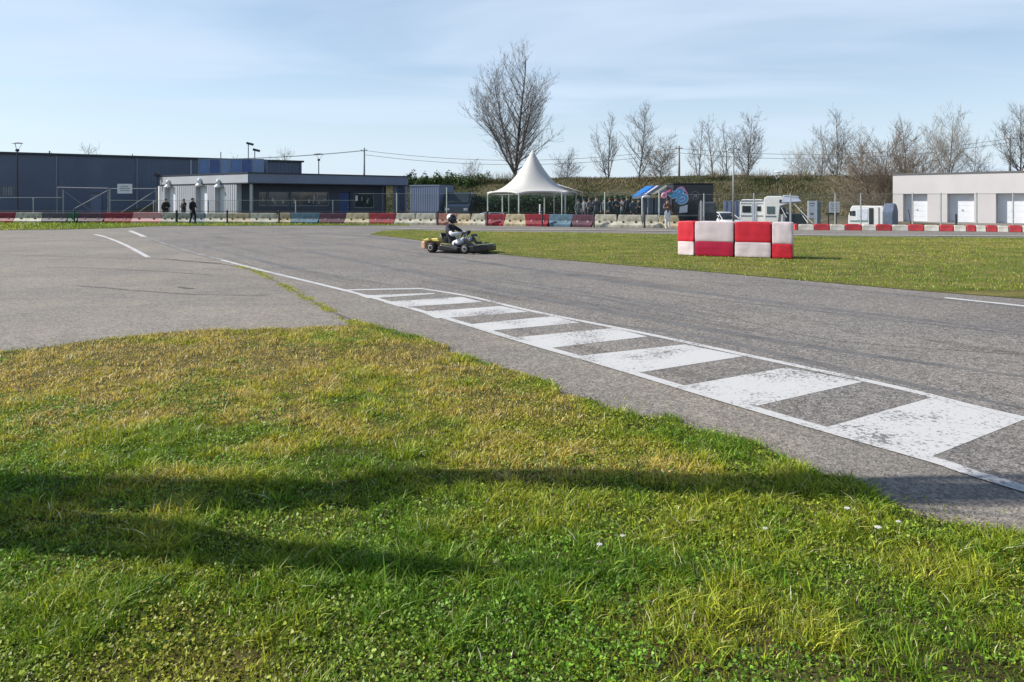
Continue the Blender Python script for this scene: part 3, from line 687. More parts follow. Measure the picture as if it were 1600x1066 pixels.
# ---------------------------------------------------------------- buildings
M_navy = mat('dark_blue_cladding', lin((84, 96, 116)), .5, .08, .4)
M_navy2 = mat('blue_grey_fascia', lin((108, 118, 138)), .5, .06, .5)
M_trimd = mat('dark_trim', (.02, .024, .035), .5)
M_ltclad = mat('light_grey_cladding', lin((164, 168, 174)), .5, .06, .6)
M_white = mat('white_paint', (.72, .72, .72), .45, .06, 2)
M_offw = mat('door_white', (.66, .68, .72), .5, .06, 2)
M_glass = mat('dark_window_glass', (.02, .028, .035), .08, .3, 3, spec=.8)
M_frame = mat('window_frame_grey', (.22, .25, .28), .5)
M_blued = mat('blue_door_paint', (.012, .05, .19), .4)
M_galv = mat('galvanised_steel', (.42, .44, .45), .5, .15, 8, metal=.5)
M_black = mat('black_plastic', (.018, .018, .02), .5, .3, 6)
M_concrete = mat('pale_concrete_wall', (.42, .41, .41), .85, .08, 1.2, bump=.2)

def wallrun(mb, p0, p1, z0, z1, t, opens, off=0):     # wall with openings (s0, s1, za, zb) measured along it
    L_ = math.hypot(p1[0]-p0[0], p1[1]-p0[1]); d = ((p1[0]-p0[0])/L_, (p1[1]-p0[1])/L_)
    pt = lambda s: (p0[0]+d[0]*s, p0[1]+d[1]*s); cur = 0
    for (s0, s1, za, zb) in sorted(opens):
        if s0 > cur: mb.slab(pt(cur), pt(s0), z0, z1, t, off)
        if za > z0: mb.slab(pt(s0), pt(s1), z0, za, t, off)
        if zb < z1: mb.slab(pt(s0), pt(s1), zb, z1, t, off)
        cur = s1
    if cur < L_: mb.slab(pt(cur), pt(L_), z0, z1, t, off)
    return pt

# warehouse
W0, W1 = (-62.0, 57.8), (-23.7, 83.3); org = (-45, 70, 0)
wh = emp('warehouse', org); tag(wh, 'long dark blue metal clad warehouse filling the left background', 'building')
dW = Vector((W1[0]-W0[0], W1[1]-W0[1])); LW = dW.length; dW /= LW; nW = Vector((-dW.y, dW.x))
wp = lambda s, o=0: Vector(W0) + dW*s + nW*o
mb = MB(org)
ops = []
for (xa, xb, za, zb) in ((2, 21, 2.0, 2.9), (140, 160, 0, 2.3)):
    ops.append((along(W0, W1, xa), along(W0, W1, xb), za, zb))
wallrun(mb, W0, W1, 0, 5.85, .3, ops)
c0, c1, c2, c3 = wp(0), wp(LW), wp(LW, 26), wp(0, 26)
mb.slab(c1, c2, 0, 5.85, .3); mb.slab(c2, c3, 0, 5.85, .3); mb.slab(c3, c0, 0, 5.85, .3)
k = 0
while k*.42 < LW-.1:
    s = k*.42; k += 1
    if any(a-.1 < s < b+.1 for a, b, *_ in ops): continue
    a = wp(s, -.035); b = wp(s+.14, -.035); mb.slab(a, b, .05, 5.8, .034)
mb.build('wall', M_navy, wh)
mb = MB(org); mb.prism([wp(-.2, -.25), wp(LW+.2, -.25), wp(LW+.2, 26.4), wp(-.2, 26.4)], 5.86, 6.05); mb.build('roof', M_trimd, wh)
for (a, b, za, zb), nm in zip(ops, ('window', 'door')):
    m_ = MB(org); m_.slab(wp(a+.02), wp(b-.02), za+.02, zb-.02, .06, .14); fr = m_.build(nm, M_glass if nm == 'window' else M_navy2, wh)
    if nm == 'window':
        m_ = MB(org); q = (b-a)/5
        for i in range(6): m_.slab(wp(a+q*i-.04 if i else a+.0), wp(a+q*i+.04 if i < 5 else b), za, zb, .05, .06)
        m_.build('frame', M_frame, fr)
for px in (88, 298, 214):
    s = along(W0, W1, px); m_ = MB(org); q = wp(s, -.09); m_.path([(*q, 0), (*q, 5.8)], .055 if px != 298 else .08, 8); m_.build('downpipe', M_frame if px != 298 else M_ltclad, wh)
# clubhouse
C = Vector((-19.6, 55.0)); Lp = Vector((-30.0, 63.0)); Rr = Vector((-9.0, 64.0)); Bk = Lp + Rr - C
org = (-19.6, 60, 0); cl = emp('clubhouse', org); tag(cl, 'low grey and blue clubhouse with a deep flat roof over its shaded porch', 'building')
HB = 3.66
m_ = MB(org)
poly = [Lp, C, Rr, Bk]; m_.prism(poly, HB-.75, HB-.06); m_.build('fascia', [M_navy2], cl)
ctr = (C+Bk)/2
m_ = MB(org); m_.prism([p+(p-ctr).normalized()*.12 for p in poly], HB-.058, HB+.03); rf = m_.build('roof', M_trimd, cl)
m_ = MB(org); m_.prism([p+(p-ctr).normalized()*.03 for p in poly], HB-.82, HB-.752); m_.build('soffit_trim', M_trimd, cl)
d1 = (Lp-C).normalized(); d2 = (Rr-C).normalized(); Lside = (Lp-C).length; Rside = (Rr-C).length
Wc = C + d1*1.65 + d2*.03
# left wall from Lp to Wc, outward normal to the left/front; slab thickness goes inward
sL = lambda x: along(Lp, Wc, x)
doors = [(257, 273, 293), (305, 323, 291), (336, 351, 293)]
ops = []
for (xa, xb, yt) in doors:
    s0, s1 = sL(xa), sL(xb); Dm = (Lp + (Wc-Lp).normalized()*(s0+s1)/2).y; ops.append((s0, s1, 0, Z(yt, Dm)))
m_ = MB(org); dl = (Wc-Lp).normalized(); nl = Vector((-dl.y, dl.x))
Lw = Lp + d2*.03 - d1*.03
pt = wallrun(m_, Lw, Wc, 0, HB-.83, .45, ops)
LL = (Wc-Lw).length; s = 0
while s < LL-.2:
    if not any(a-.12 < s < b+.02 for a, b, *_ in ops): a = Vector(pt(s))-nl*.025; b = Vector(pt(s+.1))-nl*.025; m_.slab(a, b, .1, HB-.83, .024)
    s += .3
m_.build('side_wall', M_ltclad, cl)
m_ = MB(org); m_.slab(Lp-d2*.02-d1*.1, C-d2*.02+d1*.03, HB-.74, HB-.1, .02, -.022); m_.build('side_fascia', M_ltclad, cl)
for i, (a, b, za, zb) in enumerate(ops):
    m_ = MB(org); q0 = Vector(pt(a+.01)); q1 = Vector(pt(b-.01)); m_.slab(q0, q1, 0, zb-.01, .05, .39); dr = m_.build('door', M_offw, cl)
    m_ = MB(org); q = Vector(pt(b-.25))+nl*.36; m_.box((q.x, q.y, 1.0), (.12, .05, .05)); m_.build('handle', M_galv, dr)
    mid = Vector(pt((a+b)/2)) - nl*.16; hgt_ = .62
    m_ = MB(org); wdd = .34
    m_.lathe((mid.x, mid.y, zb+.02), [(wdd*.95, 0), (wdd*.9, .07), (wdd*.55, .16), (wdd*.45, .30), (wdd*.44, .46), (wdd*.36, .56), (wdd*.2, .61)], n=16); hd_ = m_.build('door_lamp', M_white, cl, True)
    m_ = MB(org); q = mid - nl*(wdd*.45); m_.lathe((q.x, q.y, zb+.36), [(.09, 0), (.09, .03)], (-nl.x, -nl.y, 0), 10); m_.build('lamp_mark', M_frame, hd_)
# front wall under the porch, recessed
F0 = Wc + (-d2)*0; F1 = F0 + d2*(Rside-.9)
sf = lambda x: along(F0, F1, x)
wo = [(405, 418.5, 300, 322), (420, 452.5, 300, 322), (455, 514, 300, 322)]
ops2 = []
for xa, xb, ya, yb in wo:
    Dm = (F0 + d2*sf((xa+xb)/2)).y; ops2.append((sf(xa), sf(xb), Z(yb, Dm), Z(ya, Dm)))
dm = (sf(530), sf(547), 0, 2.25); ops2.append(dm); wm = (sf(553), sf(585), .95, 2.2); ops2.append(wm)
m_ = MB(org); ptf = wallrun(m_, F0+d2*.46, F1, 0, HB-.83, .2, [(a-.46, b-.46, c_, e_) for a, b, c_, e_ in ops2])
m_.build('porch_wall', mat('porch_wall_shaded', lin((58, 66, 80)), .6, .1, 1), cl)  # wall colour darkened to deepen the shade under the porch
nf = Vector((-d2.y, d2.x)); pf_ = lambda s, o=0: F0 + d2*s + nf*o
for i, (a, b, za, zb) in enumerate(ops2[:3]+[wm]):
    m_ = MB(org); m_.slab(pf_(a+.005), pf_(b-.005), za+.005, zb-.005, .02, .12); wd_ = m_.build('window', M_glass, cl)
    m_ = MB(org)
    for s in (a+.03, b-.03): m_.slab(pf_(s-.03), pf_(s+.03), za, zb, .05, .05)
    m_.slab(pf_(a+.061), pf_(b-.061), za, za+.06, .05, .05); m_.slab(pf_(a+.061), pf_(b-.061), zb-.06, zb, .05, .05)
    m_.build('frame', M_frame, wd_)
    rr = random.Random(i+3); m_ = MB(org)                # pale slips painted in to imitate reflections in the panes
    for k in range(int((b-a)*2.2)):
        s = rr.uniform(a+.2, b-.3); z0 = rr.uniform(za+.1, zb-.5); m_ = MB(org); m_.slab(pf_(s), pf_(s+rr.uniform(.08, .22)), z0, z0+rr.uniform(.15, .4), .006, .108-.007*(k % 3)); m_.build('poster', mat('pane_reflections', (.30, .33, .36), .6, .5, 3), wd_)
m_ = MB(org); m_.slab(pf_(dm[0]+.01), pf_(dm[1]-.01), 0, 2.23, .05, .1); bd = m_.build('blue_door', M_blued, cl)
m_ = MB(org); q = pf_(dm[1]-.15, .06); m_.box((q.x, q.y, 1.0), (.1, .06, .04)); m_.build('handle', M_galv, bd)
m_ = MB(org); q = sf(557); m_.slab(pf_(q-.12), pf_(q+.12), 1.55, 2.0, .02, -.022); m_.build('notice', M_white, cl)
# end bay with shutters, side return
m_ = MB(org); e0, e1 = sf(608), sf(627)
m_.slab(pf_(e0), pf_(e1), .0, HB-.84, .2, -.9)
for k in range(4): m_.slab(pf_(e0+.08), pf_(e1-.08), 2.0+.17*k, 2.06+.17*k, .02, -.92)
m_.build('end_bay', mat('end_bay_paint', lin((130, 140, 165)), .5), cl)
m_ = MB(org); q = Rr - d2*.35 + nf*.35; m_.box((q.x, q.y, (HB-.83)/2), (.42, .42, HB-.83)); m_.build('pillar', mat('pillar_navy', lin((40, 52, 84)), .5), cl)
m_ = MB(org); q = C + d2*.35 + nf*.35; m_.box((q.x, q.y, (HB-.83)/2), (.2, .2, HB-.83)); m_.build('pillar', M_galv, cl)
m_ = MB(org); bL = Lw + d2*.46; bR = F1 - d2*.25; bB = bR + (Lp-Wc); m_.slab(bB, bL, 0, HB-.83, .2, .0); m_.slab(bR, bB, 0, HB-.83, .2); m_.build('rear_wall', M_navy2, cl)
m_ = MB(org); q = Lp - d1*0 - d2*.25; m_.box((q.x, q.y, HB+.1), (.3, .25, .35), Matrix.Rotation(.5, 3, 'Y')); m_.path([(q.x, q.y, HB-.9), (q.x+.05, q.y, HB)], .05, 6); m_.build('floodlight', M_trimd, cl)
m_ = MB(org); m_.slab(Lw - nl*.06 - d1*-.3, Lw - nl*.06 - d1*-.3 + dl*.22, 0, HB-.85, .055); m_.build('corner_trim', M_white, cl)
m_ = MB(org); q = Rr + d2*.15; m_.box((q.x, q.y, HB+.12), (.42, .2, .14), Matrix.Rotation(-.4, 3, 'Y')); m_.build('floodlight', M_trimd, cl)
# rooftop screens on the clubhouse
s0 = P(311, 62.5); s1 = P(411, 62.5)
ru = emp('rooftop_screen', (s0[0], s0[1], HB+.03)); tag(ru, 'blue panelled plant screen standing on the clubhouse roof', 'roof unit')
Wd = s1[0]-s0[0]; rr = random.Random(2)
hs = 1.35
for k in range(6):
    a = Wd*k/6; m_ = MB(); cgs = (lin((90, 120, 165)), lin((60, 88, 140)), lin((112, 136, 170)))[k % 3]
    cgm = mat('screen_blue_%d' % (k % 3), cgs, .35, .15, 1.5); m_.box((a+Wd/12, 0, hs/2+.1), (Wd/6-.12, .06, hs-.12)); m_.build('panel', cgm, ru); m_ = MB(); m_.box((a+Wd/12, .9, hs/2+.1), (Wd/6-.12, .06, hs-.12)); m_.build('panel', cgm, ru)
m_ = MB()
for k in range(7): m_.box((Wd*k/6, 0, hs/2), (.09, .09, hs)); m_.box((Wd*k/6, .9, hs/2), (.09, .09, hs))
m_.box((Wd/2, 0, hs+.03), (Wd+.1, .1, .06)); m_.box((Wd/2, .9, hs+.03), (Wd+.1, .1, .06)); m_.build('frame', M_frame, ru)
m_ = MB(); m_.path([(Wd*.84, .45, 0), (Wd*.84, .45, hs+.0)], .30, 12); m_.build('flue', M_trimd, ru)
# small grey cabin to the right
c0 = P(641, 58); c1 = P(686, 57); cb = emp('grey_cabin', (c0[0], c0[1], 0)); tag(cb, 'blue grey metal cabin right of the clubhouse porch', 'cabin')
org = (c0[0], c0[1], 0); zt = Z(291, 57.5)
m_ = MB(org); m_.slab(c0, c1, .1, zt, 2.4)
k = 0
while k*.2 < (Vector(c1)-Vector(c0)).length-.1:
    d_ = (Vector(c1)-Vector(c0)).normalized(); a = Vector(c0)+d_*(k*.2+.04); m_.slab(a, a+d_*.09, .15, zt-.05, .018, -.02); k += 1
m_.build('wall', mat('cabin_blue_grey', lin((108, 120, 144)), .5, .08, .8), cb)
m_ = MB(org); m_.slab(Vector(c0)+Vector((-.05, 0)), Vector(c1)+Vector((.05, 0)), zt+.002, zt+.1, 2.5, -.05); m_.build('roof', M_navy2, cb)

# garages
g0 = Vector((28.85, 56.0)); g1 = g0 + Vector((5.8, -6.0)).normalized()*24
org = (g0.x, g0.y, 0); ga = emp('garage_block', org); tag(ga, 'long low off white garage block with deep set white doors at the right edge', 'building')
dg = (g1-g0).normalized(); ng = Vector((-dg.y, dg.x)); HG = 3.5
sg = lambda x: along(g0, g1, x)
og = [(sg(a), sg(b), 0, 2.08) for a, b in ((1411, 1449), (1480, 1522), (1556, 1603), (1640, 1695))]
m_ = MB(org); wallrun(m_, g0, g1, 0, HG, .5, og)
m_.slab(g1+ng*.5, g1+ng*7, 0, HG, .3); m_.slab(g0+ng*6.7, g1+ng*6.7, 0, HG, .3); m_.slab(g0+ng*6.7, g0+ng*.5, 0, HG, .3); m_.build('wall', mat('garage_render', lin((190, 186, 186)), .85, .05, .7), ga)
m_ = MB(org); m_.prism([g0-ng*.05-dg*.05, g1-ng*.05+dg*.05, g1+ng*7.1+dg*.05, g0+ng*7.1-dg*.05], HG+.002, HG+.10); m_.build('roof', mat('garage_roof_edge', (.12, .12, .12), .7), ga)
for a, b, za, zb in og:
    m_ = MB(org); q0 = g0+dg*(a+.01); q1 = g0+dg*(b-.01)
    m_.slab(q0, q1, .02, zb-.01, .05, .46)
    for k in range(1, 5): m_.slab(q0, q1, zb*k/5-.008, zb*k/5+.008, .012, .447)
    dr = m_.build('garage_door', M_offw, ga)
    m_ = MB(org); q = (q0+q1)/2+ng*.43; m_.box((q.x, q.y, .9), (.12, .06, .05)); m_.build('handle', M_galv, dr)

# ---------------------------------------------------------------- long barrier row
def rowD(x):
    xs_ = [-250, 0, 300, 550, 700, 950, 1060]; ds = [52, 51.5, 50.5, 49, 47.3, 43.5, 42.2]
    return float(np.interp(x, xs_, ds))
BC = {'red': (lin((150, 20, 40)), lin((90, 14, 28))), 'white': (lin((196, 192, 176)), lin((132, 128, 104))), 'dark': (lin((84, 80, 88)), lin((60, 50, 52))),
      'pink': (lin((206, 130, 132)), lin((180, 150, 140))), 'blue': (lin((90, 122, 140)), lin((66, 90, 98))), 'maroon': (lin((96, 54, 70)), lin((66, 40, 50))),
      'cream': (lin((192, 178, 146)), lin((130, 116, 84))), 'grey': (lin((134, 144, 152)), lin((100, 110, 112))), 'green': (lin((30, 92, 64)), lin((20, 60, 40))), 'rust': (lin((160, 100, 88)), lin((120, 96, 78)))}
BM = {k: mat('barrier_'+k, v[0], .55, .1, 3.2, dirt=v[1], bump=.3, bscale=6) for k, v in BC.items()}
seq = [(-130, -92, 'white'), (-92, -54, 'red'), (-54, -14, 'white'), (-14, 25, 'red'), (25, 68, 'white'), (68, 108, 'dark'), (108, 124, 'green'), (124, 165, 'maroon'), (165, 208, 'red'), (208, 254, 'pink'), (254, 276, 'white'), (277, 299, 'white'),
       (299, 322, 'grey'), (322, 356, 'white'), (356, 392, 'cream'), (392, 434, 'white'), (434, 456, 'cream'), (456, 500, 'blue'), (500, 541, 'maroon'), (541, 579, 'cream'), (579, 619, 'red'), (619, 650, 'white'),
       (650, 683, 'white'), (686, 714, 'rust'), (714, 737, 'cream'), (737, 760, 'white'), (760, 790, 'red'), (790, 823, 'cream'), (823, 859, 'red'), (859, 895, 'blue'), (895, 928, 'maroon'), (929, 965, 'white'), (965, 1004, 'white'), (1006, 1030, 'white'), (1030, 1062, 'cream')]
ordn = ['first', 'second', 'third', 'fourth', 'fifth', 'sixth', 'seventh', 'eighth', 'ninth', 'tenth', 'eleventh', 'twelfth']
cname = {'red': 'red', 'white': 'white', 'dark': 'mottled dark grey', 'pink': 'faded pink', 'blue': 'pale blue', 'maroon': 'dark maroon', 'cream': 'stained cream', 'grey': 'grey', 'green': 'narrow green', 'rust': 'worn rust red'}
cnt = {}; seen_from_left = 0
M_hole = mat('dark_recess', (.03, .03, .03), .9)
for (xa, xb, c_) in seq:
    pa, pb = Vector(P(xa, rowD(xa))), Vector(P(xb, rowD(xb))); Lb = (pb-pa).length; mid = (pa+pb)/2
    vis = xb > 0
    if vis: cnt[c_] = cnt.get(c_, 0)+1; seen_from_left += 1
    t = emp('barrier_block', (mid.x, mid.y, 0), math.atan2(pb.y-pa.y, pb.x-pa.x))
    tot = sum(1 for a, b, q in seq if q == c_ and b > 0)
    if not vis: lab = cname[c_] + ' plastic barrier block outside the left edge, continuing the long row'
    elif tot == 1: lab = 'the only ' + cname[c_] + ' plastic barrier block in the long trackside row'
    else: lab = '%s %s barrier block from the left in the long trackside row' % (ordn[cnt[c_]-1], cname[c_])
    tag(t, lab, 'barrier', 'plastic barrier blocks in the long row')
    h = .74+.02*random.uniform(-1, 1); sl = .15*(-1 if c_ in ('white', 'cream', 'pink', 'grey') else 1)
    m_ = MB(); hl = Lb/2-.012
    # tapered cross-section, slanting ends
    pr = [(-.27, 0), (-.27, .16), (-.13, .36), (-.11, h), (.11, h), (.13, .36), (.27, .16), (.27, 0)]
    k = len(pr); va = [(-hl - sl*(p[1]/h-.5), p[0], p[1]) for p in pr]; vb = [(hl + sl*(p[1]/h-.5), p[0], p[1]) for p in pr]
    m_.add(va+vb, [tuple(range(k-1, -1, -1)), tuple(range(k, 2*k))] + [(i, (i+1) % k, k+(i+1) % k, k+i) for i in range(k)])
    t.rotation_euler.z = math.atan2(pb.y-pa.y, pb.x-pa.x)
    m_.build('shell', BM[c_], t, bevel=.02)
    for sx_ in ((-.25, .25) if Lb > .9 else (0,)):
        m_ = MB(); m_.lathe((sx_*Lb, -.155, .33), [(.065, 0), (.065, .025)], (0, -1, .25), 10); m_.build('lifting_hole', M_hole if c_ not in ('red', 'dark', 'maroon', 'blue') else mat('pale_recess', (.32, .3, .32), .8), t)
# posts and cable standing in front of the row
M_post = mat('dark_post', (.03, .035, .04), .7)
ps = [(-30, 'at the left edge'), (116, 'in front of the narrow green block'), (276, 'between two white blocks'), (355, 'before the clubhouse doors'), (436, 'before the clubhouse windows'),
      (684, 'beside the grey cabin'), (761, 'under the left leg of the white tent'), (847, 'before the white tent'), (928, 'left of the two large white blocks'), (1007, 'beside the white bent pipe')]
for px, wh_ in ps:
    D = rowD(px)-.42; t = emp('marker_post', (*P(px, D), 0)); tag(t, 'short dark post before the barrier row ' + wh_, 'post', 'dark posts along the barrier row')
    m_ = MB(); m_.path([(0, 0, 0), (0, 0, .86)], .055 if px != 276 else .08, 8); m_.build('post', M_post if px not in (116,) else BM['green'], t)
    m_ = MB(); m_.ball((0, 0, .88), (.075, .075, .06)); m_.build('cap', M_post, t)
cbm = MB((0, 47, 0))
for i in range(40):
    xa, xb = -130+30*i, -100+30*i; a, b = P(xa, rowD(xa)+.2), P(xb, rowD(xb)+.2); cbm.path([(*a, .84), (*b, .84)], .018, 5, False)
o = cbm.build('cable', mat('black_rubber', (.012, .012, .014), .7)); tag(o, 'thin black cable strung along just above the long barrier row', 'cable')

# chain link fence
M_wire = mat('fence_wire', (.16, .20, .18), .5, .1, 5, metal=.2); M_fpost = mat('fence_post_grey', (.36, .38, .37), .5, .1, 5)
def fence(label, path, H, posts, name='chain_link_fence', step=.085):
    org = (path[0][0], path[0][1], 0); t = emp(name, org); tag(t, label, 'fence', 'chain link fences around the track')
    m_ = MB(org)
    for a, b in zip(path[:-1], path[1:]):
        a = Vector(a); b = Vector(b); L_ = (b-a).length; d = (b-a)/L_; k = 0
        while k*step < L_+H:
            for sg_ in (1, -1):
                s0 = k*step; s1 = s0-H                      # diagonal going up one way
                z0, z1 = 0., H
                if s0 > L_: z0 = s0-L_; s0 = L_
                if s1 < 0: z1 = H+s1; s1 = 0
                if z1 <= z0: continue
                if sg_ < 0: s0, s1 = L_-s0, L_-s1
                p, q = a+d*s0, a+d*s1
                w_ = .0022; m_.add([(p.x-w_*d.x, p.y-w_*d.y, z0+.04), (p.x+w_*d.x, p.y+w_*d.y, z0+.04), (q.x+w_*d.x, q.y+w_*d.y, z1+.04), (q.x-w_*d.x, q.y-w_*d.y, z1+.04)], [(0, 1, 2, 3)])
                m_.add([(p.x, p.y-w_, z0+.04), (p.x, p.y+w_, z0+.04), (q.x, q.y+w_, z1+.04), (q.x, q.y-w_, z1+.04)], [(0, 1, 2, 3)])
            k += 1
        m_.path([(*a, H+.04), (*b, H+.04)], .012, 5)
    m_.build('wire_mesh', M_wire, t)
    for px, D, hh, mm in posts:
        p = P(px, D); q = MB(org); q.path([(*p, 0), (*p, hh)], .038, 8); q.build('post', mm, t)
    return t
fl = lambda x: P(x, rowD(x)+1.5)
fence('grey chain link fence behind the barriers, left of the clubhouse', [fl(-120), fl(52), fl(96)], 1.75, [(x, rowD(x)+1.5, 1.8, M_galv) for x in (-110, -60, -5, 52)])
fence('grey chain link fence between the steel gate and the clubhouse front', [fl(172), fl(240), fl(420), fl(560)], 1.55, [(x, rowD(x)+1.5, 1.6, M_galv) for x in (240, 325, 372, 462, 520)])
fence('chain link fence with pale posts in front of the hedge and tent', [fl(560), fl(700), fl(900), fl(1062)], 2.0, [(x, rowD(x)+1.5, 2.1 + (.35 if x == 698 else 0), mat('pale_green_post', (.42, .48, .40), .6)) for x in (620, 698, 795, 878, 945, 1030)])
rf_ = lambda x: P(x, float(np.interp(x, [1060, 1240, 1420, 1600, 1750], [44, 42.5, 40.5, 38.5, 37])))
fence('chain link fence on slim posts before the motorhomes and garages', [rf_(1062), rf_(1240), rf_(1420), rf_(1600), rf_(1740)], 1.9, [(x, rf_(x)[1], 2.0, M_fpost) for x in (1100, 1178, 1235, 1305, 1345, 1426, 1470, 1526, 1583, 1650)])
# steel gate
M_dull = mat('weathered_steel', (.24, .25, .27), .7, .15, 6)
org = (*P(88, 53), 0); gt = emp('steel_gate', org); tag(gt, 'pale tubular steel gate with diagonal braces in front of the warehouse', 'gate')
def tb(pts, D, r=.035): m_ = MB(org); m_.path([((p[0]-800)/F*D, D, Z(p[1], D)) for p in pts], r, 8); return m_
tb([(90, 349), (90, 293), (169, 294.5), (169, 349)], 53, .045).build('frame', M_dull, gt)
tb([(99, 296), (99, 347)], 53.1).build('upright', M_dull, gt)
tb([(115, 327), (168, 298)], 53.05, .03).build('brace', M_dull, gt); tb([(102, 300), (140, 328)], 53.15, .02).build('brace', M_dull, gt)
tb([(91, 346), (168, 347)], 53, .035).build('bottom_rail', M_dull, gt)
org = (*P(206, 53.5), 0); g2 = emp('sliding_gate', org); tag(g2, 'second steel gate with long diagonal braces left of the clubhouse', 'gate')
tb([(171.5, 295), (244, 295)], 53.5).build('top_rail', M_dull, g2); tb([(190, 332), (243, 298)], 53.5, .03).build('brace', M_dull, g2); tb([(216, 332), (243, 314)], 53.5, .025).build('brace', M_dull, g2)
tb([(244, 347), (244, 293)], 53.5, .05).build('upright', M_dull, g2); tb([(172, 347), (172, 294)], 53.5, .04).build('upright', M_dull, g2)
# sign on the gate
sg_ = emp('notice_sign', (*P(195, 53.2), Z(295, 53.2))); tag(sg_, 'small white notice board hung high on the steel gate', 'sign')
m_ = MB(); m_.box((0, 0, 0), (23/F*53.2, .03, 15/F*53.2)); m_.build('board', M_white, sg_)
m_ = MB(); rr = random.Random(1)
for k in range(3): m_.box((0, -.02, .17-.15*k), (.5+.25*rr.random(), .006, .05))
m_.build('lettering', M_frame, sg_)

# low red and white blocks on the right
segs = [(1240, 1246, 'r'), (1246, 1271, 'w'), (1271, 1295, 'r'), (1295, 1319, 'w'), (1319, 1345, 'r'), (1345, 1368, 'w'), (1368, 1392, 'r'), (1392, 1418, 'w'), (1418, 1443, 'r'), (1443, 1467, 'w'), (1467, 1489, 'r'), (1489, 1509, 'w'),
        (1509, 1524, 'r'), (1524, 1540, 'w'), (1540, 1557, 'r'), (1557, 1575, 'w'), (1575, 1596, 'r'), (1596, 1612, 'w'), (1612, 1634, 'r')]
M_lr = mat('low_block_red', lin((186, 62, 66)), .65, .25, 3, bump=.2, bscale=8); M_lw = mat('low_block_white', lin((226, 220, 208)), .6, .12, 3, dirt=lin((180, 172, 156)))
lD = lambda x: float(np.interp(x, [1240, 1420, 1600, 1700], [39.6, 38.6, 36.9, 36])); cn_ = {'r': 0, 'w': 0}
for xa, xb, c_ in segs:
    pa, pb = Vector(P(xa, lD(xa))), Vector(P(xb, lD(xb))); Lb = (pb-pa).length; mid = (pa+pb)/2; cn_[c_] += 1
    t = emp('low_block', (mid.x, mid.y, 0), math.atan2(pb.y-pa.y, pb.x-pa.x)); cw = 'red' if c_ == 'r' else 'white'
    lab = '%s low kerb block, %s %s one counting right from the checkered crash blocks' % (cw, ordn[cn_[c_]-1], cw) if xa < 1600 else 'red low kerb block outside the right edge'
    tag(t, lab, 'barrier', 'low red and white blocks by the garages')
    hh = .32 if c_ == 'r' else .29
    m_ = MB(); hl = Lb/2-.015; m_.prof([(-.2, 0), (-.15, hh), (.15, hh), (.2, 0)], -hl, hl, 0); m_.build('body', M_lr if c_ == 'r' else M_lw, t, bevel=.025)
    m_ = MB(); m_.box((0, 0, hh+.012), (Lb*.7, .18, .03)); m_.build('top_rib', M_lr if c_ == 'r' else M_lw, t)

# ---------------------------------------------------------------- checkered crash blocks
M_cr = mat('crash_red', lin((198, 30, 48)), .5, .14, 5, bump=.25, bscale=2.5); M_cw = mat('crash_white', lin((214, 198, 200)), .5, .13, 4, bump=.25, bscale=2.5)
M_crd = mat('crash_dark_red', lin((176, 20, 60)), .4, .08, 2, bump=.25, bscale=2.5)
q0, q1 = Vector((5.18, 21.0)), Vector((7.55, 19.9)); dq = (q1-q0).normalized(); nq = Vector((-dq.y, dq.x))
def crash(p, q, colU, colL, lab, zs, nn, depth=.6):
    p, q = Vector(p), Vector(q); d = (q-p).normalized(); t = emp('crash_block', (p.x, p.y, 0), math.atan2(d.y, d.x)); tag(t, lab, 'barrier', 'checkered crash blocks on the infield')
    L_ = (q-p).length
    for (z0, z1, mm, part) in ((.03, zs-.001, colL, 'lower_panel'), (zs+.001, 1.0, colU, 'upper_panel')):
        import bmesh
        b = bmesh.new(); bmesh.ops.create_cube(b, size=1); bmesh.ops.subdivide_edges(b, edges=b.edges[:], cuts=7, use_grid_fill=True)
        for v in b.verts:                                  # soft, slightly bulging cushion
            x_, y_, z_ = v.co*2; bul = (1-x_*x_)*(1-z_*z_)
            wr = .012*mn.noise(Vector((x_*2+nn, z_*2, y_*2)))
            sx_ = 1-.025*abs(z_)**4-.02*abs(y_)**6
            v.co = Vector((L_/2 + x_*(L_/2-.006)*sx_, depth/2 + y_*depth/2*(1+.03*bul) + wr, (z0+z1)/2 + z_*(z1-z0)/2*(1+.0*(1-x_*x_)) - .012*(x_**8)*(z_ > .9)))
        me = bpy.data.meshes.new(part); b.to_mesh(me); b.free(); me.materials.append(mm); me.polygons.foreach_set('use_smooth', [True]*len(me.polygons))
        o = bpy.data.objects.new(part, me); COL.objects.link(o); o.parent = t
        bv = o.modifiers.new('bevel', 'BEVEL'); bv.width = .012; bv.limit_method = 'ANGLE'; bv.angle_limit = R(50); bv.segments = 3
    m_ = MB(); m_.box((L_/2, depth/2, zs), (L_-.05, depth-.04, .04)); m_.build('seam_strip', M_white, t)
    return t
sA, sB = along(q0, q1, 1147), along(q0, q1, 1205.5)
pe = Vector(G(1058.5, 399.5))
crash(pe, q0-dq*.012-Vector((0, 0)), M_cr, M_cw, 'narrow end crash block, red over white, left end of the checkered row', .42, 1, .5)
crash(q0, q0+dq*(sA-.006), M_cw, M_crd, 'wide crash block, white over dark red, second in the checkered row', .44, 2)
crash(q0+dq*(sA+.006), q0+dq*(sB-.006), M_cr, M_cw, 'wide crash block, bright red over white, third in the checkered row', .44, 3)
crash(q0+dq*(sB+.006), q1, M_cw, M_cr, 'narrow crash block, white over red, right end of the checkered row', .42, 4)

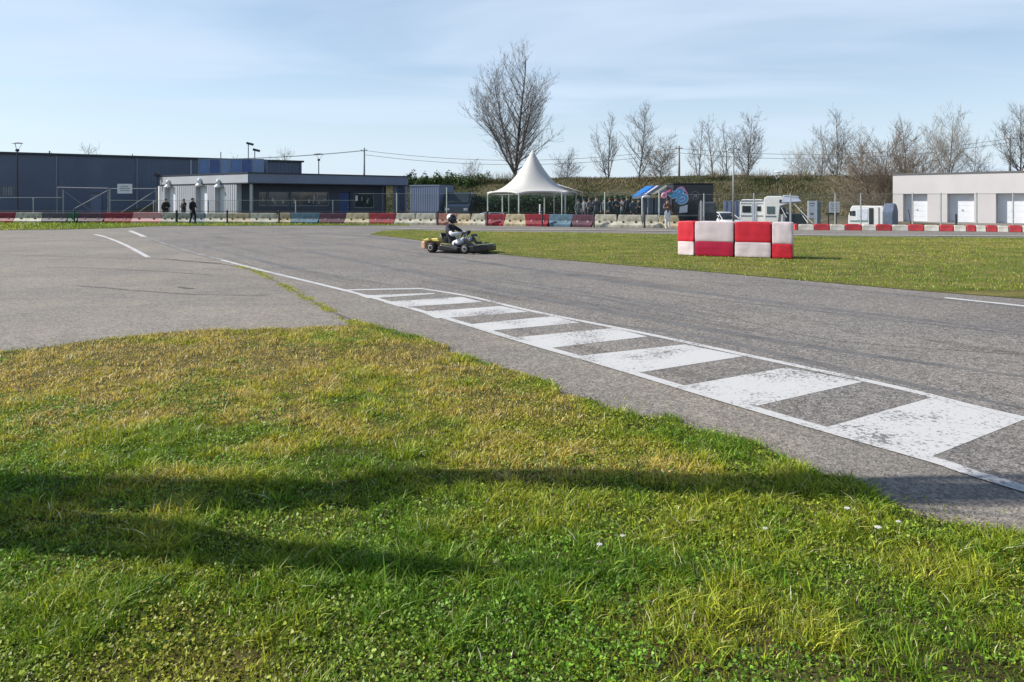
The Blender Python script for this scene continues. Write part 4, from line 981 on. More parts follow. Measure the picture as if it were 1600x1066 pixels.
# ---------------------------------------------------------------- people
SK = (.42, .27, .20)
M_skin = mat('skin', SK, .55, .06, 6)
def person(label, loc, rz, top, legs, hair=(.03, .02, .015), pose=None, h=1.75, skinm=None, group=None, helmet=False, shoes=(.02, .02, .02), bulk=1):
    J = dict(pel=(0, 0, .96), bel=(0, .0, 1.10), che=(0, .01, 1.28), nb=(0, .015, 1.43), nk=(0, .01, 1.50), hd=(0, -.01, 1.62), ht=(0, 0, 1.70),
             sl=(.17, .01, 1.41), el=(.24, .04, 1.14), wl=(.22, -.06, .90), sr=(-.17, .01, 1.41), er=(-.24, .04, 1.14), wr=(-.22, -.06, .90),
             hl=(.09, 0, .90), kl=(.11, -.02, .50), al=(.11, .03, .09), tl=(.13, -.15, .04), hr=(-.09, 0, .90), kr=(-.11, -.02, .50), ar=(-.11, .03, .09), tr=(-.13, -.15, .04))
    if pose: J.update(pose)
    Rd = dict(pel=.135, bel=.12, che=.14, nb=.09, nk=.055, hd=.088, ht=.072, sl=.068, el=.048, wl=.032, sr=.068, er=.048, wr=.032, hl=.088, kl=.06, al=.042, tl=.035, hr=.088, kr=.06, ar=.042, tr=.035)
    E = [('pel', 'bel'), ('bel', 'che'), ('che', 'nb'), ('nb', 'nk'), ('nk', 'hd'), ('hd', 'ht'), ('nb', 'sl'), ('sl', 'el'), ('el', 'wl'), ('nb', 'sr'), ('sr', 'er'), ('er', 'wr'),
         ('pel', 'hl'), ('hl', 'kl'), ('kl', 'al'), ('al', 'tl'), ('pel', 'hr'), ('hr', 'kr'), ('kr', 'ar'), ('ar', 'tr')]
    names_ = list(J); me = bpy.data.meshes.new('skel'); me.from_pydata([J[k] for k in names_], [(names_.index(a), names_.index(b)) for a, b in E], [])
    o = bpy.data.objects.new('skel', me); COL.objects.link(o)
    o.modifiers.new('skin', 'SKIN'); sb_ = o.modifiers.new('sub', 'SUBSURF'); sb_.levels = 1; sb_.render_levels = 1
    for i, k in enumerate(names_): me.skin_vertices[0].data[i].radius = (Rd[k]*bulk*(1.18 if k in ('pel', 'bel', 'che') else 1), Rd[k]*bulk*(.8 if k in ('pel', 'bel', 'che') else 1)); me.skin_vertices[0].data[i].use_root = (k == 'pel')
    dg_ = bpy.context.evaluated_depsgraph_get(); em_ = bpy.data.meshes.new_from_object(o.evaluated_get(dg_)); em_.name = 'person_body'
    bpy.data.objects.remove(o); 
    topm = mat('cloth_%02d_%02d_%02d' % tuple(int(v*99) for v in top), top, .85, .2, 6); legm = mat('cloth_%02d_%02d_%02d' % tuple(int(v*99) for v in legs), legs, .85, .2, 6)
    shm = mat('shoe_%02d' % int(shoes[0]*99), shoes, .6)
    # rebuild through MB so that hands and face are in the same mesh
    b = MB(); vs = [v.co.copy() for v in em_.vertices]
    reg = {0: M_skin, 1: topm, 2: legm, 3: shm}
    segreg = []
    for a, c_ in E:
        rg = 1
        if c_ in ('hd', 'ht', 'nk') and a in ('nk', 'hd', 'nb'): rg = 0 if a != 'nb' else 1
        if c_ in ('hl', 'hr', 'kl', 'kr', 'al', 'ar'): rg = 2
        if c_ in ('tl', 'tr'): rg = 3
        segreg.append((Vector(J[a]), Vector(J[c_]), rg))
    b.v = vs
    for p in em_.polygons:
        c0_ = p.center; best = None
        for a, c_, rg in segreg:
            t_ = max(0, min(1, (c0_-a).dot(c_-a)/max(1e-9, (c_-a).length_squared))); dd_ = (a+(c_-a)*t_-c0_).length
            if best is None or dd_ < best[0]: best = (dd_, rg)
        b.f.append(tuple(p.vertices)); b.m.append(best[1])
    bpy.data.meshes.remove(em_)
    b.mi = 0
    hm = 3 if helmet else 0
    for e_, w_, s_ in (('el', 'wl', 1), ('er', 'wr', -1)):          # hands: palm, four fingers, thumb
        W_ = Vector(J[w_]); d = (W_-Vector(J[e_])).normalized(); sd_ = d.cross(Vector((0, 0, 1)) if abs(d.z) < .9 else Vector((0, 1, 0))).normalized(); dn_ = d.cross(sd_)
        b.mi = hm; b.path([W_-d*.01, W_+d*.035, W_+d*.085], [.026, .036, .032], 8)
        for k, ln in enumerate((.065, .075, .07, .055)):
            r0 = W_+d*.08+sd_*(k-1.5)*.017; m1 = r0+d*ln*.5-dn_*.006; m2 = m1+d*ln*.35-dn_*.02; b.path([r0, m1, m2], [.009, .0085, .007], 5)
        r0 = W_+d*.03+sd_*s_*.028; b.path([r0, r0+d*.03+sd_*s_*.02, r0+d*.055+sd_*s_*.022], [.011, .010, .008], 5)
    hdv = Vector(J['hd'])
    if not helmet:
        b.mi = 0; b.ball(hdv+Vector((0, -.09, -.005)), (.014, .022, .022), 8, 6); b.ball(hdv+Vector((.085, 0, -.01)), (.012, .022, .03), 8, 6); b.ball(hdv+Vector((-.085, 0, -.01)), (.012, .022, .03), 8, 6)
        b.mi = 3; b.ball(hdv+Vector((.032, -.082, .015)), .010, 8, 6); b.ball(hdv+Vector((-.032, -.082, .015)), .010, 8, 6); b.box(hdv+Vector((0, -.088, -.045)), (.045, .008, .008))
    t = b.build('person', [M_skin, topm, legm, shm], None, True); t.location = loc; t.rotation_euler.z = rz; s_ = h/1.75; t.scale = (s_, s_, s_)
    tag(t, label, 'person', group)
    if not helmet:
        m_ = MB(); m_.ball(hdv+Vector((0, .022, .035)), (.105, .108, .098), 12, 8); m_.build('hair', mat('hair_%02d' % int(hair[0]*99), hair, .8, .3, 20), t, True)
    return t, J
CR = 'spectators behind the fence'
UP = dict(wl=(.12, -.22, 1.12), el=(.27, -.03, 1.16)); FOLD = dict(wl=(-.02, -.2, 1.2), wr=(.02, -.19, 1.15), el=(.25, -.05, 1.14), er=(-.25, -.05, 1.14)); PHONE = dict(wr=(-.08, -.28, 1.42), er=(-.25, -.12, 1.22), wl=(.06, -.28, 1.42), el=(.25, -.12, 1.22))
blackc = (.012, .012, .015)
STRIDE = dict(kl=(.11, -.12, .52), al=(.11, -.10, .09), tl=(.12, -.27, .04), kr=(-.10, .02, .50), ar=(-.10, .17, .11), tr=(-.10, .01, .04))
person('person in a bulky black jacket before the leftmost clubhouse door', (*P(259, 52.2), 0), R(20), blackc, (.015, .015, .02), pose=UP, h=1.72, group='people by the clubhouse doors', bulk=1.3)
person('person in black standing alone midway between two clubhouse doors', (*P(287, 52.2), 0), R(-30), (.014, .012, .016), blackc, pose=FOLD, h=1.70, group='people by the clubhouse doors', bulk=1.3)
person('person in black walking in front of the barriers near the middle clubhouse door', (*P(301, 49.3), 0), R(75), blackc, (.014, .014, .018), pose={**STRIDE, **UP}, h=1.76, group='people by the clubhouse doors', bulk=1.3)
cx = [(904, (.16, .2, .2), (.05, .08, .1)), (913, (.3, .32, .34), (.05, .06, .08)), (921, (.32, .3, .34), (.03, .04, .06)), (932, (.07, .09, .12), (.03, .05, .07)), (944, (.13, .16, .2), (.02, .03, .04)),
      (953, (.10, .14, .17), (.03, .05, .06)), (962, (.03, .04, .06), (.02, .03, .05)), (972, (.22, .2, .24), (.02, .05, .07)), (980, (.05, .06, .08), (.03, .03, .05)), (989, (.06, .11, .13), (.02, .04, .05)), (998, (.03, .04, .05), (.02, .02, .03))]
cl_ = ['teal grey top, leftmost of the crowd', 'pale grey top, second from the left of the crowd', 'light lilac grey top, third from the left of the crowd', 'dark blue top and dark hair, taller, fourth from the left', 'mid blue grey top, fifth in the crowd',
       'dull teal top, sixth in the crowd', 'near black top, seventh in the crowd', 'mauve grey top, eighth in the crowd', 'charcoal top, taller, third from the right of the crowd', 'dark teal top, second from the right of the crowd', 'black top, right end of the crowd']
for i, ((px, a, b), l_) in enumerate(zip(cx, cl_)):
    a = tuple(v*.6 for v in a)
    D = 48.5+.5*(i % 3); hh = [1.66, 1.72, 1.78, 1.9, 1.74, 1.76, 1.84, 1.78, 1.9, 1.72, 1.74][i]
    person(l_.split(',')[0].join(['person in ', '']) + ',' + l_.split(',', 1)[1], (*P(px, D), 0), R([10, -40, 30, 0, -20, 50, 15, -60, 5, 25, -15][i]), a, b, pose=[None, UP, FOLD, PHONE][i % 4], h=hh, group=CR, hair=[(.03, .02, .015), (.012, .01, .01), (.1, .06, .03)][i % 3])
# marshal by the right end of the row
D = 41.4; X, Y = P(1043, D)
mp_, J = person('marshal in brown jacket and pale trousers holding a pole at the barrier row end', (X, Y, 0), R(12), (.15, .09, .07), (.62, .70, .74), pose=dict(wr=(-.16, -.26, 1.22), er=(-.27, -.08, 1.18), wl=(.24, -.1, .93)), h=1.70, shoes=(.5, .5, .5))
m_ = MB(); m_.path([(.23, .0, 1.38), (.28, -.02, .9)], [.09, .11], 10); 
pd = emp('signal_paddle', (X-.16*.97-.02, Y-.30, 0)); tag(pd, 'pink ring shaped paddle on a dark red pole held by the marshal', 'paddle')
MB().path([(0, 0, .55), (0, 0, 1.72)], .018, 6).build('pole', mat('dark_red_pole', (.12, .01, .03), .5), pd)
MB().ring((-.07, 0, 1.86), .115, .05, (0, 1, 0), 20, 6).build('ring', mat('pink_board', lin((232, 160, 196)), .5), pd)
# bent white pipe
pp = emp('bent_pipe', (*P(1003.5, 42.9), 0)); tag(pp, 'white pipe standing upright with its top bent over to the right beside the crowd', 'pipe')
MB().path([(0, 0, 0), (0, 0, 1.70), (.03, 0, 1.79), (.10, 0, 1.82), (.46, 0, 1.84)], .045, 8).build('upright', M_white, pp, True)
MB().lathe((0, 0, 0), [(.1, 0), (.1, .03)]).build('foot', M_galv, pp)
wp_ = emp('white_post', (*P(843, 46.4), 0)); tag(wp_, 'leaning white post before the white tent and the fifth red block', 'post')
MB().path([(0, 0, 0), (.03, 0, 1.28)], .05, 8).build('post', M_white, wp_); MB().ball((.03, 0, 1.29), .055).build('cap', M_white, wp_)

# ---------------------------------------------------------------- kart and driver (forward is -Y)
KL = (*G(717, 394.5), .016)
kart = emp('racing_kart', KL, R(60), 1.1); tag(kart, 'low racing kart with yellow rear panels and black nose driving along the infield edge', 'kart')
M_tyre = mat('tyre_rubber', (.012, .012, .013), .75); M_rim = mat('pale_rim', (.6, .58, .54), .4, .1, 5, metal=.2); M_yel = mat('kart_yellow', lin((200, 182, 92)), .35, .1, 6)
M_gold = mat('kart_copper', lin((206, 164, 130)), .4, .15, 8); M_blk = mat('kart_black', (.014, .014, .016), .35, .2, 8); M_lime = mat('kart_lime', lin((112, 116, 74)), .4, .1, 8)
for sx_, y_, r, w_, nm in ((-1, .50, .14, .20, 'rear_wheel'), (1, .50, .14, .20, 'rear_wheel'), (-1, -.58, .13, .13, 'front_wheel'), (1, -.58, .13, .13, 'front_wheel')):
    xo = .56 if nm[0] == 'r' else .53
    m_ = MB(); m_.lathe((sx_*xo-w_/2, y_, r), [(r*.5, 0), (r*.86, .0), (r*.97, w_*.12), (r, w_*.28), (r, w_*.72), (r*.97, w_*.88), (r*.86, w_), (r*.5, w_)], (1, 0, 0), 24); wl_ = m_.build(nm, M_tyre, kart, True)
    m_ = MB(); m_.lathe((sx_*xo-w_/2-.004, y_, r), [(r*.2, 0.02), (r*.46, .0), (r*.52, .006), (r*.52, w_), (r*.46, w_+.008), (r*.2, w_-.01)], (1, 0, 0), 20); m_.build('rim', M_rim, wl_, True)
m_ = MB()
m_.path([(-.3, .62, .08), (-.3, .1, .06), (-.24, -.45, .06), (-.2, -.86, .08)], .016, 8); m_.path([(.3, .62, .08), (.3, .1, .06), (.24, -.45, .06), (.2, -.86, .08)], .016, 8)
for y_, hw in ((.62, .3), (.1, .3), (-.3, .27), (-.86, .2)): m_.path([(-hw, y_, .07), (hw, y_, .07)], .016, 8)
m_.path([(-.46, -.58, .12), (-.24, -.5, .09)], .018, 8); m_.path([(.46, -.58, .12), (.24, -.5, .09)], .018, 8); m_.build('frame', M_blk, kart)
MB().path([(-.56, .5, .14), (.56, .5, .14)], .022, 10).build('axle', M_rim, kart)
MB().box((0, -.38, .045), (.46, .9, .008)).build('floor_tray', M_blk, kart)
for s_ in (-1, 1):
    m_ = MB(); m_.prof([(.22, .06), (.26, .14), (.20, .235), (-.10, .20), (-.36, .15), (-.38, .06)], s_*.36, s_*.62, 0); m_.build('side_pod', M_blk if s_ > 0 else M_blk, kart, bevel=.03)
    m_ = MB(); m_.prof([(.22, .238), (.2, .27), (.0, .25), (-.1, .203)], s_*.38, s_*.60, 0); m_.build('pod_panel', M_lime, kart, bevel=.01)
m_ = MB(); m_.prof([(.70, .09), (.80, .12), (.82, .22), (.78, .30), (.68, .31), (.66, .12)], -.68, .68, 0); m_.build('rear_bumper', M_gold, kart, bevel=.03)
m_ = MB(); m_.prof([(.56, .33), (.78, .315), (.80, .335), (.60, .40)], -.62, .1, 0); m_.build('rear_panel', M_yel, kart, bevel=.015)
m_ = MB(); m_.prof([(.30, .30), (.60, .30), (.58, .38), (.36, .40)], -.52, -.30, 0); m_.build('engine_cover', M_yel, kart, bevel=.02)
m_ = MB(); m_.box((.36, .34, .22), (.22, .26, .24))
for k in range(5): m_.box((.36, .34, .36+.022*k), (.2, .22, .008))
m_.path([(.36, .45, .2), (.42, .62, .2), (.36, .74, .24)], [.03, .045, .03], 8); m_.build('engine', M_galv, kart)
m_ = MB(); m_.box((-.37, .22, .28), (.12, .04, .34), Matrix.Rotation(.2, 3, 'X')); m_.build('radiator', M_black, kart)
# nose: bumper wraps round the front
m_ = MB(); pts = [(-.56, -.66), (-.54, -.84), (-.40, -.98), (-.15, -1.04), (.15, -1.04), (.40, -.98), (.54, -.84), (.56, -.66), (.40, -.70), (.30, -.78), (-.30, -.78), (-.40, -.70)]
m_.prism(pts, .06, .22); m_.build('nose', M_blk, kart, bevel=.03)
m_ = MB(); m_.prism([(-.42, -.93), (-.15, -1.0), (.15, -1.0), (.42, -.93), (.3, -.80), (-.3, -.80)], .224, .245); m_.build('nose_panel', M_lime, kart, bevel=.008)
m_ = MB(); M_ = Matrix.Rotation(R(-38), 3, 'X'); m_.box((0, -.60, .36), (.30, .02, .36), M_); fp = m_.build('front_fairing', M_blk, kart, bevel=.008)
m_ = MB(); m_.box((0, -.615, .375), (.2, .012, .18), M_); m_.build('number_panel', M_yel, fp)
m_ = MB(); m_.path([(0, -.5, .1), (0, -.24, .48)], .012, 8); m_.build('steering_column', M_galv, kart)
MB().ring((0, -.23, .50), .15, .016, (0, .6, .8), 24, 8).build('steering_wheel', M_blk, kart, True)
m_ = MB()
for i in range(9):                                    # seat shell
    a = -1.2+2.4*i/8; m_.path([(.2*math.sin(a), .0-.0*math.cos(a), .07+.10*(1-math.cos(a))), (.21*math.sin(a), .20, .06+.12*(1-math.cos(a))), (.21*math.sin(a), .36+.03*math.cos(a), .16+.09*(1-math.cos(a))), (.2*math.sin(a), .50, .52)], .03, 6)
m_.build('seat', M_black, kart, True)
white_s = (.62, .62, .66)
DP = dict(pel=(0, .17, .20), bel=(0, .25, .34), che=(0, .30, .52), nb=(0, .31, .70), nk=(0, .27, .78), hd=(0, .23, .90), ht=(0, .23, .96),
          sl=(.18, .28, .68), el=(.32, .02, .50), wl=(.15, -.21, .53), sr=(-.18, .28, .68), er=(-.32, .02, .50), wr=(-.15, -.21, .53),
          hl=(.10, .12, .18), kl=(.21, -.32, .36), al=(.17, -.66, .14), tl=(.17, -.74, .24), hr=(-.10, .12, .18), kr=(-.21, -.32, .36), ar=(-.17, -.66, .14), tr=(-.17, -.74, .24))
dr_, J = person('kart driver in a black and white race suit and helmet leaning over the wheel', KL, R(60), (.02, .02, .026), (.025, .025, .03), pose=DP, h=1.75*1.1, helmet=True)
hd_ = Vector(J['hd']); MH = mat('helmet_dark', (.02, .02, .025), .25, .2, 6)
m_ = MB(); m_.ball(hd_+Vector((0, 0, .02)), (.118, .138, .132), 20, 14); hm_ = m_.build('helmet', MH, dr_, True)
m_ = MB(); m_.ball(hd_+Vector((0, .045, .055)), (.108, .118, .105), 20, 12); m_.build('helmet_shell', M_white, hm_, True)
m_ = MB(); m_.ball(hd_+Vector((0, -.035, .025)), (.112, .115, .048), 20, 10); m_.build('visor', M_glass, hm_, True)
m_ = MB(); m_.box(hd_+Vector((0, -.12, -.065)), (.13, .06, .06)); m_.build('chin_bar', MH, hm_, bevel=.02)
M_ws = mat('suit_white', white_s, .7, .1, 8)
for s_ in (-1, 1):                                     # white sleeve and leg panels of the suit
    m_ = MB(); S_, E_, W_ = Vector((s_*.19, .26, .69)), Vector((s_*.325, .02, .50)), Vector((s_*.155, -.20, .53))
    m_.path([S_.lerp(E_, .72), E_, E_.lerp(W_, .5), W_], [.052, .062, .052, .040], 12); m_.build('sleeve', M_ws, dr_, True)
    m_ = MB(); m_.path([Vector((s_*.12, .05, .22)), Vector((s_*.17, -.14, .29)), Vector((s_*.21, -.32, .37))], [.10, .092, .07], 12); m_.build('thigh_panel', M_ws, dr_, True)

# ---------------------------------------------------------------- white peaked tent
TD = 53.0; tx, ty = P(832, TD)
tent = emp('pagoda_tent', (tx, ty, 0)); tag(tent, 'white tent with a tall pointed peak and open sides', 'tent')
RA = 73/F*TD; th0 = R(12); eav = Z(300, TD); pk = Z(235, TD)
M_tent = mat('tent_canvas', (.52, .505, .475), .7, .05, .8, bump=.15, bscale=1.5)
V, Fc = [], []; NS, NR = 72, 16
def eave_r(a):                                       # hexagon plan radius, scalloped in between the corners
    k = ((a-th0) % (math.pi/3)) - math.pi/6; return RA*math.cos(math.pi/6)/math.cos(k)
for i in range(NR+1):
    t_ = i/NR
    for j in range(NS):
        a = 2*math.pi*j/NS; rr_ = .05*(1-t_) + t_*eave_r(a)
        k = abs(((a-th0) % (math.pi/3)) - math.pi/6)/(math.pi/6); mixr = t_**1.5; circ = .05*(1-t_)+t_*RA*.93; rr_ = circ*(1-mixr)+rr_*mixr
        z_ = eav + (pk-eav)*((1-t_)**2.15*.93 + .07*(1-t_)) - .10*(k**6)*t_**3 + .05*(1-k*k)*t_**6
        V.append((math.cos(a)*rr_, math.sin(a)*rr_, z_))
for i in range(NR):
    for j in range(NS): Fc.append((i*NS+j, (i+1)*NS+j, (i+1)*NS+(j+1) % NS, i*NS+(j+1) % NS))
nb_ = len(V)
for j in range(NS):                                   # valance
    a = 2*math.pi*j/NS; v = V[NR*NS+j]; k = abs(((a-th0) % (math.pi/3)) - math.pi/6)/(math.pi/6); V.append((v[0], v[1], v[2]-.12-.16*k**8))
for j in range(NS): Fc.append((NR*NS+j, nb_+j, nb_+(j+1) % NS, NR*NS+(j+1) % NS))
me = bpy.data.meshes.new('canopy'); me.from_pydata(V, [], Fc); me.materials.append(M_tent); me.polygons.foreach_set('use_smooth', [True]*len(Fc)); me.update()
o = bpy.data.objects.new('canopy', me); COL.objects.link(o); o.parent = tent; s_ = o.modifiers.new('thick', 'SOLIDIFY'); s_.thickness = .01
MB().path([(0, 0, pk-.15), (0, 0, pk+.12)], [.05, .015], 8).build('finial', M_white, tent)
for k in range(6):
    a = th0+k*math.pi/3; m_ = MB(); x_, y_ = math.cos(a)*RA*.97, math.sin(a)*RA*.97; m_.path([(x_, y_, gz(tx+x_, ty+y_)), (x_, y_, eav-.12)], .055, 8); m_.build('leg', mat('tent_leg', (.5, .54, .5), .5), tent)
m_ = MB()
for k in range(6): a = th0+k*math.pi/3; b = a+math.pi/3; m_.path([(math.cos(a)*RA*.96, math.sin(a)*RA*.96, eav-.2), (math.cos(b)*RA*.96, math.sin(b)*RA*.96, eav-.2)], .03, 6)
m_.build('eave_rail', M_galv, tent)
# small awning wing behind its right side
aw = emp('sun_sail', (*P(893, 58), 0)); tag(aw, 'small white sloping sail just behind the right eave of the tent', 'canopy')
p = [P(866, 57), P(910, 57), P(910, 59), P(870, 59.5)]; ax, ay = P(893, 58); zz = [Z(288, 57), Z(300, 57), Z(300, 59), Z(287, 59.5)]
m_ = MB(); vs = [(q[0]-ax, q[1]-ay, z_) for q, z_ in zip(p, zz)]; m_.add(vs+[(v[0], v[1], v[2]-.03) for v in vs], [(0, 1, 2, 3), (7, 6, 5, 4), (0, 4, 5, 1), (1, 5, 6, 2), (2, 6, 7, 3), (3, 7, 4, 0)]); m_.build('cloth', M_tent, aw)
for v in vs: MB().path([(v[0], v[1], DIP), (v[0], v[1], v[2]-.02)], .03, 6).build('pole', M_galv, aw)

# ---------------------------------------------------------------- vehicles
M_car = mat('car_white', (.72, .73, .74), .25, .04, 2, coat=.6); M_silver = mat('car_silver', (.42, .47, .52), .3, .05, 2, metal=.3, coat=.5)
M_navyv = mat('van_navy', (.015, .025, .045), .3, .1, 2, coat=.5); M_rubber = M_tyre; M_hub = mat('wheel_hub', (.4, .41, .42), .35, .1, 8, metal=.6)
M_lampg = mat('headlight_glass', (.55, .58, .6), .1); M_tail = mat('tail_light_red', (.4, .02, .02), .3)
def wheels(root, xs_, hw, r=.31, w_=.2):
    for x_ in xs_:
        for s_ in (-1, 1):
            m_ = MB(); m_.lathe((x_, s_*hw-s_*w_/2-w_/2*0, r), [(r*.6, -w_/2), (r*.95, -w_/2), (r, -w_/3), (r, w_/3), (r*.95, w_/2), (r*.6, w_/2)], (0, 1, 0), 20); q = m_.build('wheel', M_rubber, root, True)
            m_ = MB(); m_.lathe((x_, s_*hw-s_*w_/2, r), [(r*.3, -w_/2-.01), (r*.6, -w_/2+.01), (r*.6, w_/2-.01), (r*.3, w_/2+.01)], (0, 1, 0), 16); m_.build('rim', M_hub, q)
def loft(secs, m_):                                   # sections along x: (x, [(y,z)...])
    k = len(secs[0][1]); b = len(m_.v)
    for x_, pr in secs: m_.v += [Vector((x_, p[0], p[1])) for p in pr]
    for i in range(len(secs)-1):
        for j in range(k): m_.f.append((b+i*k+j, b+(i+1)*k+j, b+(i+1)*k+(j+1) % k, b+i*k+(j+1) % k)); m_.m.append(m_.mi)
    m_.f.append(tuple(b+j for j in range(k))); m_.f.append(tuple(b+(len(secs)-1)*k+j for j in range(k-1, -1, -1))); m_.m += [m_.mi]*2
def car(px, D, rz, mt, label, s=1):                  # hatchback, nose to +x
    t = emp('parked_car', (*P(px, D), gz(*P(px, D))), rz, s); tag(t, label, 'car', 'cars parked behind the track')
    m_ = MB()
    def sec(x_, zb, zt, hw): return (x_, [(-hw*.96, zb), (-hw, zb+.15), (-hw, zt-.12), (-hw*.93, zt), (hw*.93, zt), (hw, zt-.12), (hw, zb+.15), (hw*.96, zb)])
    loft([sec(-2.0, .4, .85, .78), sec(-1.93, .25, .98, .84), sec(-1.2, .2, 1.0, .87), sec(0, .2, .96, .88), sec(.95, .2, .92, .87), sec(1.6, .22, .82, .84), sec(1.95, .3, .66, .74), sec(2.0, .36, .6, .68)], m_)
    body = m_.build('body', mt, t, True, .02)
    m_ = MB()
    def cab(x_, zt, hw): return (x_, [(-.80, .9), (-hw, zt), (hw, zt), (.80, .9)])
    loft([(-1.85, [(-.8, .95), (-.78, 1.0), (.78, 1.0), (.8, .95)]), cab(-1.45, 1.40, .62), cab(-.9, 1.46, .64), cab(-.1, 1.45, .64), cab(.3, 1.38, .62), (1.05, [(-.76, .9), (-.74, .93), (.74, .93), (.76, .9)])], m_); m_.build('windows', M_glass, t, True)
    m_ = MB(); loft([(-1.5, [(-.62, 1.41), (-.60, 1.44), (.60, 1.44), (.62, 1.41)]), (-.9, [(-.65, 1.46), (-.63, 1.50), (.63, 1.50), (.65, 1.46)]), (-.1, [(-.65, 1.45), (-.63, 1.49), (.63, 1.49), (.65, 1.45)]), (.32, [(-.62, 1.38), (-.60, 1.41), (.60, 1.41), (.62, 1.38)])], m_)
    for s_ in (-1, 1):
        m_.path([(.32, s_*.62, 1.39), (1.05, s_*.77, .93)], .03, 6); m_.path([(-.5, s_*.65, 1.46), (-.45, s_*.81, .94)], .035, 6); m_.path([(-1.5, s_*.62, 1.41), (-1.86, s_*.79, .98)], .045, 6)
    m_.build('roof', mt, t)
    for s_ in (-1, 1):
        MB().box((1.9, s_*.58, .66), (.16, .26, .14)).build('headlight', M_lampg, t, bevel=.03); MB().box((-1.96, s_*.66, .82), (.1, .2, .24)).build('tail_light', M_tail, t)
        MB().box((.75, s_*.93, .98), (.12, .16, .12)).build('mirror', mt, t, bevel=.02)
    wheels(t, (-1.25, 1.25), .88)
    return t
car(1130, 58, R(-72), M_car, 'white hatchback parked behind the checkered crash blocks')
car(1152, 63.5, R(215), M_car, 'second white car parked left of the white caravan', 1)
car(760, 55.6, R(165), M_silver, 'pale silver blue car parked under the left side of the tent')
def van(px, D, rz, mt, label):
    t = emp('parked_van', (*P(px, D), 0), rz); tag(t, label, 'van'); m_ = MB()
    m_.prof([(-2.4, .25), (-2.4, 2.05), (-2.2, 2.2), (1.0, 2.2), (1.75, 1.35), (2.35, 1.12), (2.42, .3)], -.95, .95, 1)
    m_.v = [Vector((v.x, v.y, v.z)) for v in m_.v]; m_.build('body', mt, t, bevel=.06)
    m_ = MB(); M_ = Matrix.Rotation(R(48.5), 3, 'Y'); m_.box((1.42, 0, 1.79), (1.0, 1.6, .03), M_); m_.build('windscreen', mat('van_dark_glass', (.03, .04, .05), .15, spec=.4), t)  # windscreen is plain dark glass
    for s_ in (-1, 1):
        MB().box((.55, s_*.955, 1.65), (.8, .02, .55)).build('side_window', M_glass, t); MB().box((2.38, s_*.7, .9), (.08, .3, .18)).build('headlight', M_lampg, t, bevel=.02); MB().box((1.3, s_*1.06, 1.45), (.1, .18, .28)).build('mirror', M_black, t, bevel=.02)
    wheels(t, (-1.5, 1.55), .95, .34, .22); return t
van(721, 58.5, R(-95), M_navyv, 'dark navy van facing the camera between the cabin and the tent')

# race trailer with side awning
RT = 51.0; x0, y0 = P(1052, RT); x1, y1 = P(1115, RT); zt = Z(288, RT)-DIP
tr = emp('race_trailer', (x0, y0, DIP)); tag(tr, 'black race trailer with bright blue lettering and a round badge', 'trailer')
wT = x1-x0
m_ = MB(); m_.box((wT/2, 1.2, (zt+.45)/2), (wT, 2.4, zt-.45)); m_.build('body', mat('trailer_black', lin((22, 25, 38)), .35, .15, 1, coat=.3), tr, bevel=.04)
m_ = MB(); m_.box((wT/2, 1.2, zt+.04), (wT+.06, 2.46, .07)); m_.build('roof', M_trimd, tr)
m_ = MB(); m_.box((wT*.5, -.02, 1.35), (wT*.98, .03, .1)); m_.build('skirt', mat('skirt_grey', (.2, .21, .22), .4), tr)
def tz(px, py): return ((px-1052)/F*RT, Z(py, RT)-DIP)
def stroke(root, pts, r, mm, name, y_=-.03):
    m_ = MB(); m_.path([(tz(*p)[0], y_, tz(*p)[1]) for p in pts], r, 6); return m_.build(name, mm, root)
M_lb = mat('lettering_blue', lin((96, 172, 224)), .4); M_lp = mat('lettering_pink', lin((232, 150, 200)), .4); M_lw2 = mat('lettering_white', (.75, .76, .8), .4)
def flat_stroke(m_, pts, w, y_):                     # painted stroke lying flat on the trailer side
    q = smooth_line([tz(*p) for p in pts], 5); k = len(q); vs = []
    for i_, p in enumerate(q):
        t_ = (q[min(i_+1, k-1)]-q[max(i_-1, 0)]).normalized(); n_ = Vector((-t_.y, t_.x))*w/2*(.7+.3*math.sin(math.pi*i_/(k-1)))
        vs += [(p.x-n_.x, y_, p.y-n_.y), (p.x+n_.x, y_, p.y+n_.y)]
    m_.add(vs, [(2*i_, 2*i_+2, 2*i_+3, 2*i_+1) for i_ in range(k-1)])
glyphs = ([(1044, 300), (1049, 305), (1053, 299)], [(1052, 299), (1056, 304), (1060, 297), (1065, 296)], [(1063, 296), (1066, 299), (1061, 304), (1054, 307)], [(1049, 309), (1056, 306), (1060, 309)],
          [(1057, 316), (1061, 308), (1067, 305), (1072, 308), (1071, 314), (1064, 317), (1059, 315)], [(1062, 312), (1068, 311)])
for nm, w_, y_, mm in (('lettering_outline', .30, -.012, M_lw2), ('lettering', .19, -.016, M_lb)):
    m_ = MB()
    for g_ in glyphs: flat_stroke(m_, g_, w_, y_); y_ -= .0006
    m_.build(nm, mm, tr)
m_ = MB(); flat_stroke(m_, [(1059, 294), (1066, 292.5), (1070, 297), (1075, 305)], .10, -.021); m_.build('lettering_swash', M_lp, tr)
bx_, bz_ = tz(1086, 305.5); MB().ring((bx_, -.012, bz_), .27, .022, (0, 1, 0), 28, 6).build('badge_ring', M_frame, tr)
m_ = MB(); m_.path([(bx_-.1, -.015, bz_-.14), (bx_-.05, -.015, bz_+.06), (bx_+.0, -.015, bz_-.08), (bx_+.06, -.015, bz_+.06), (bx_+.11, -.015, bz_-.1)], .03, 6); m_.build('badge_mark', M_lw2, tr)
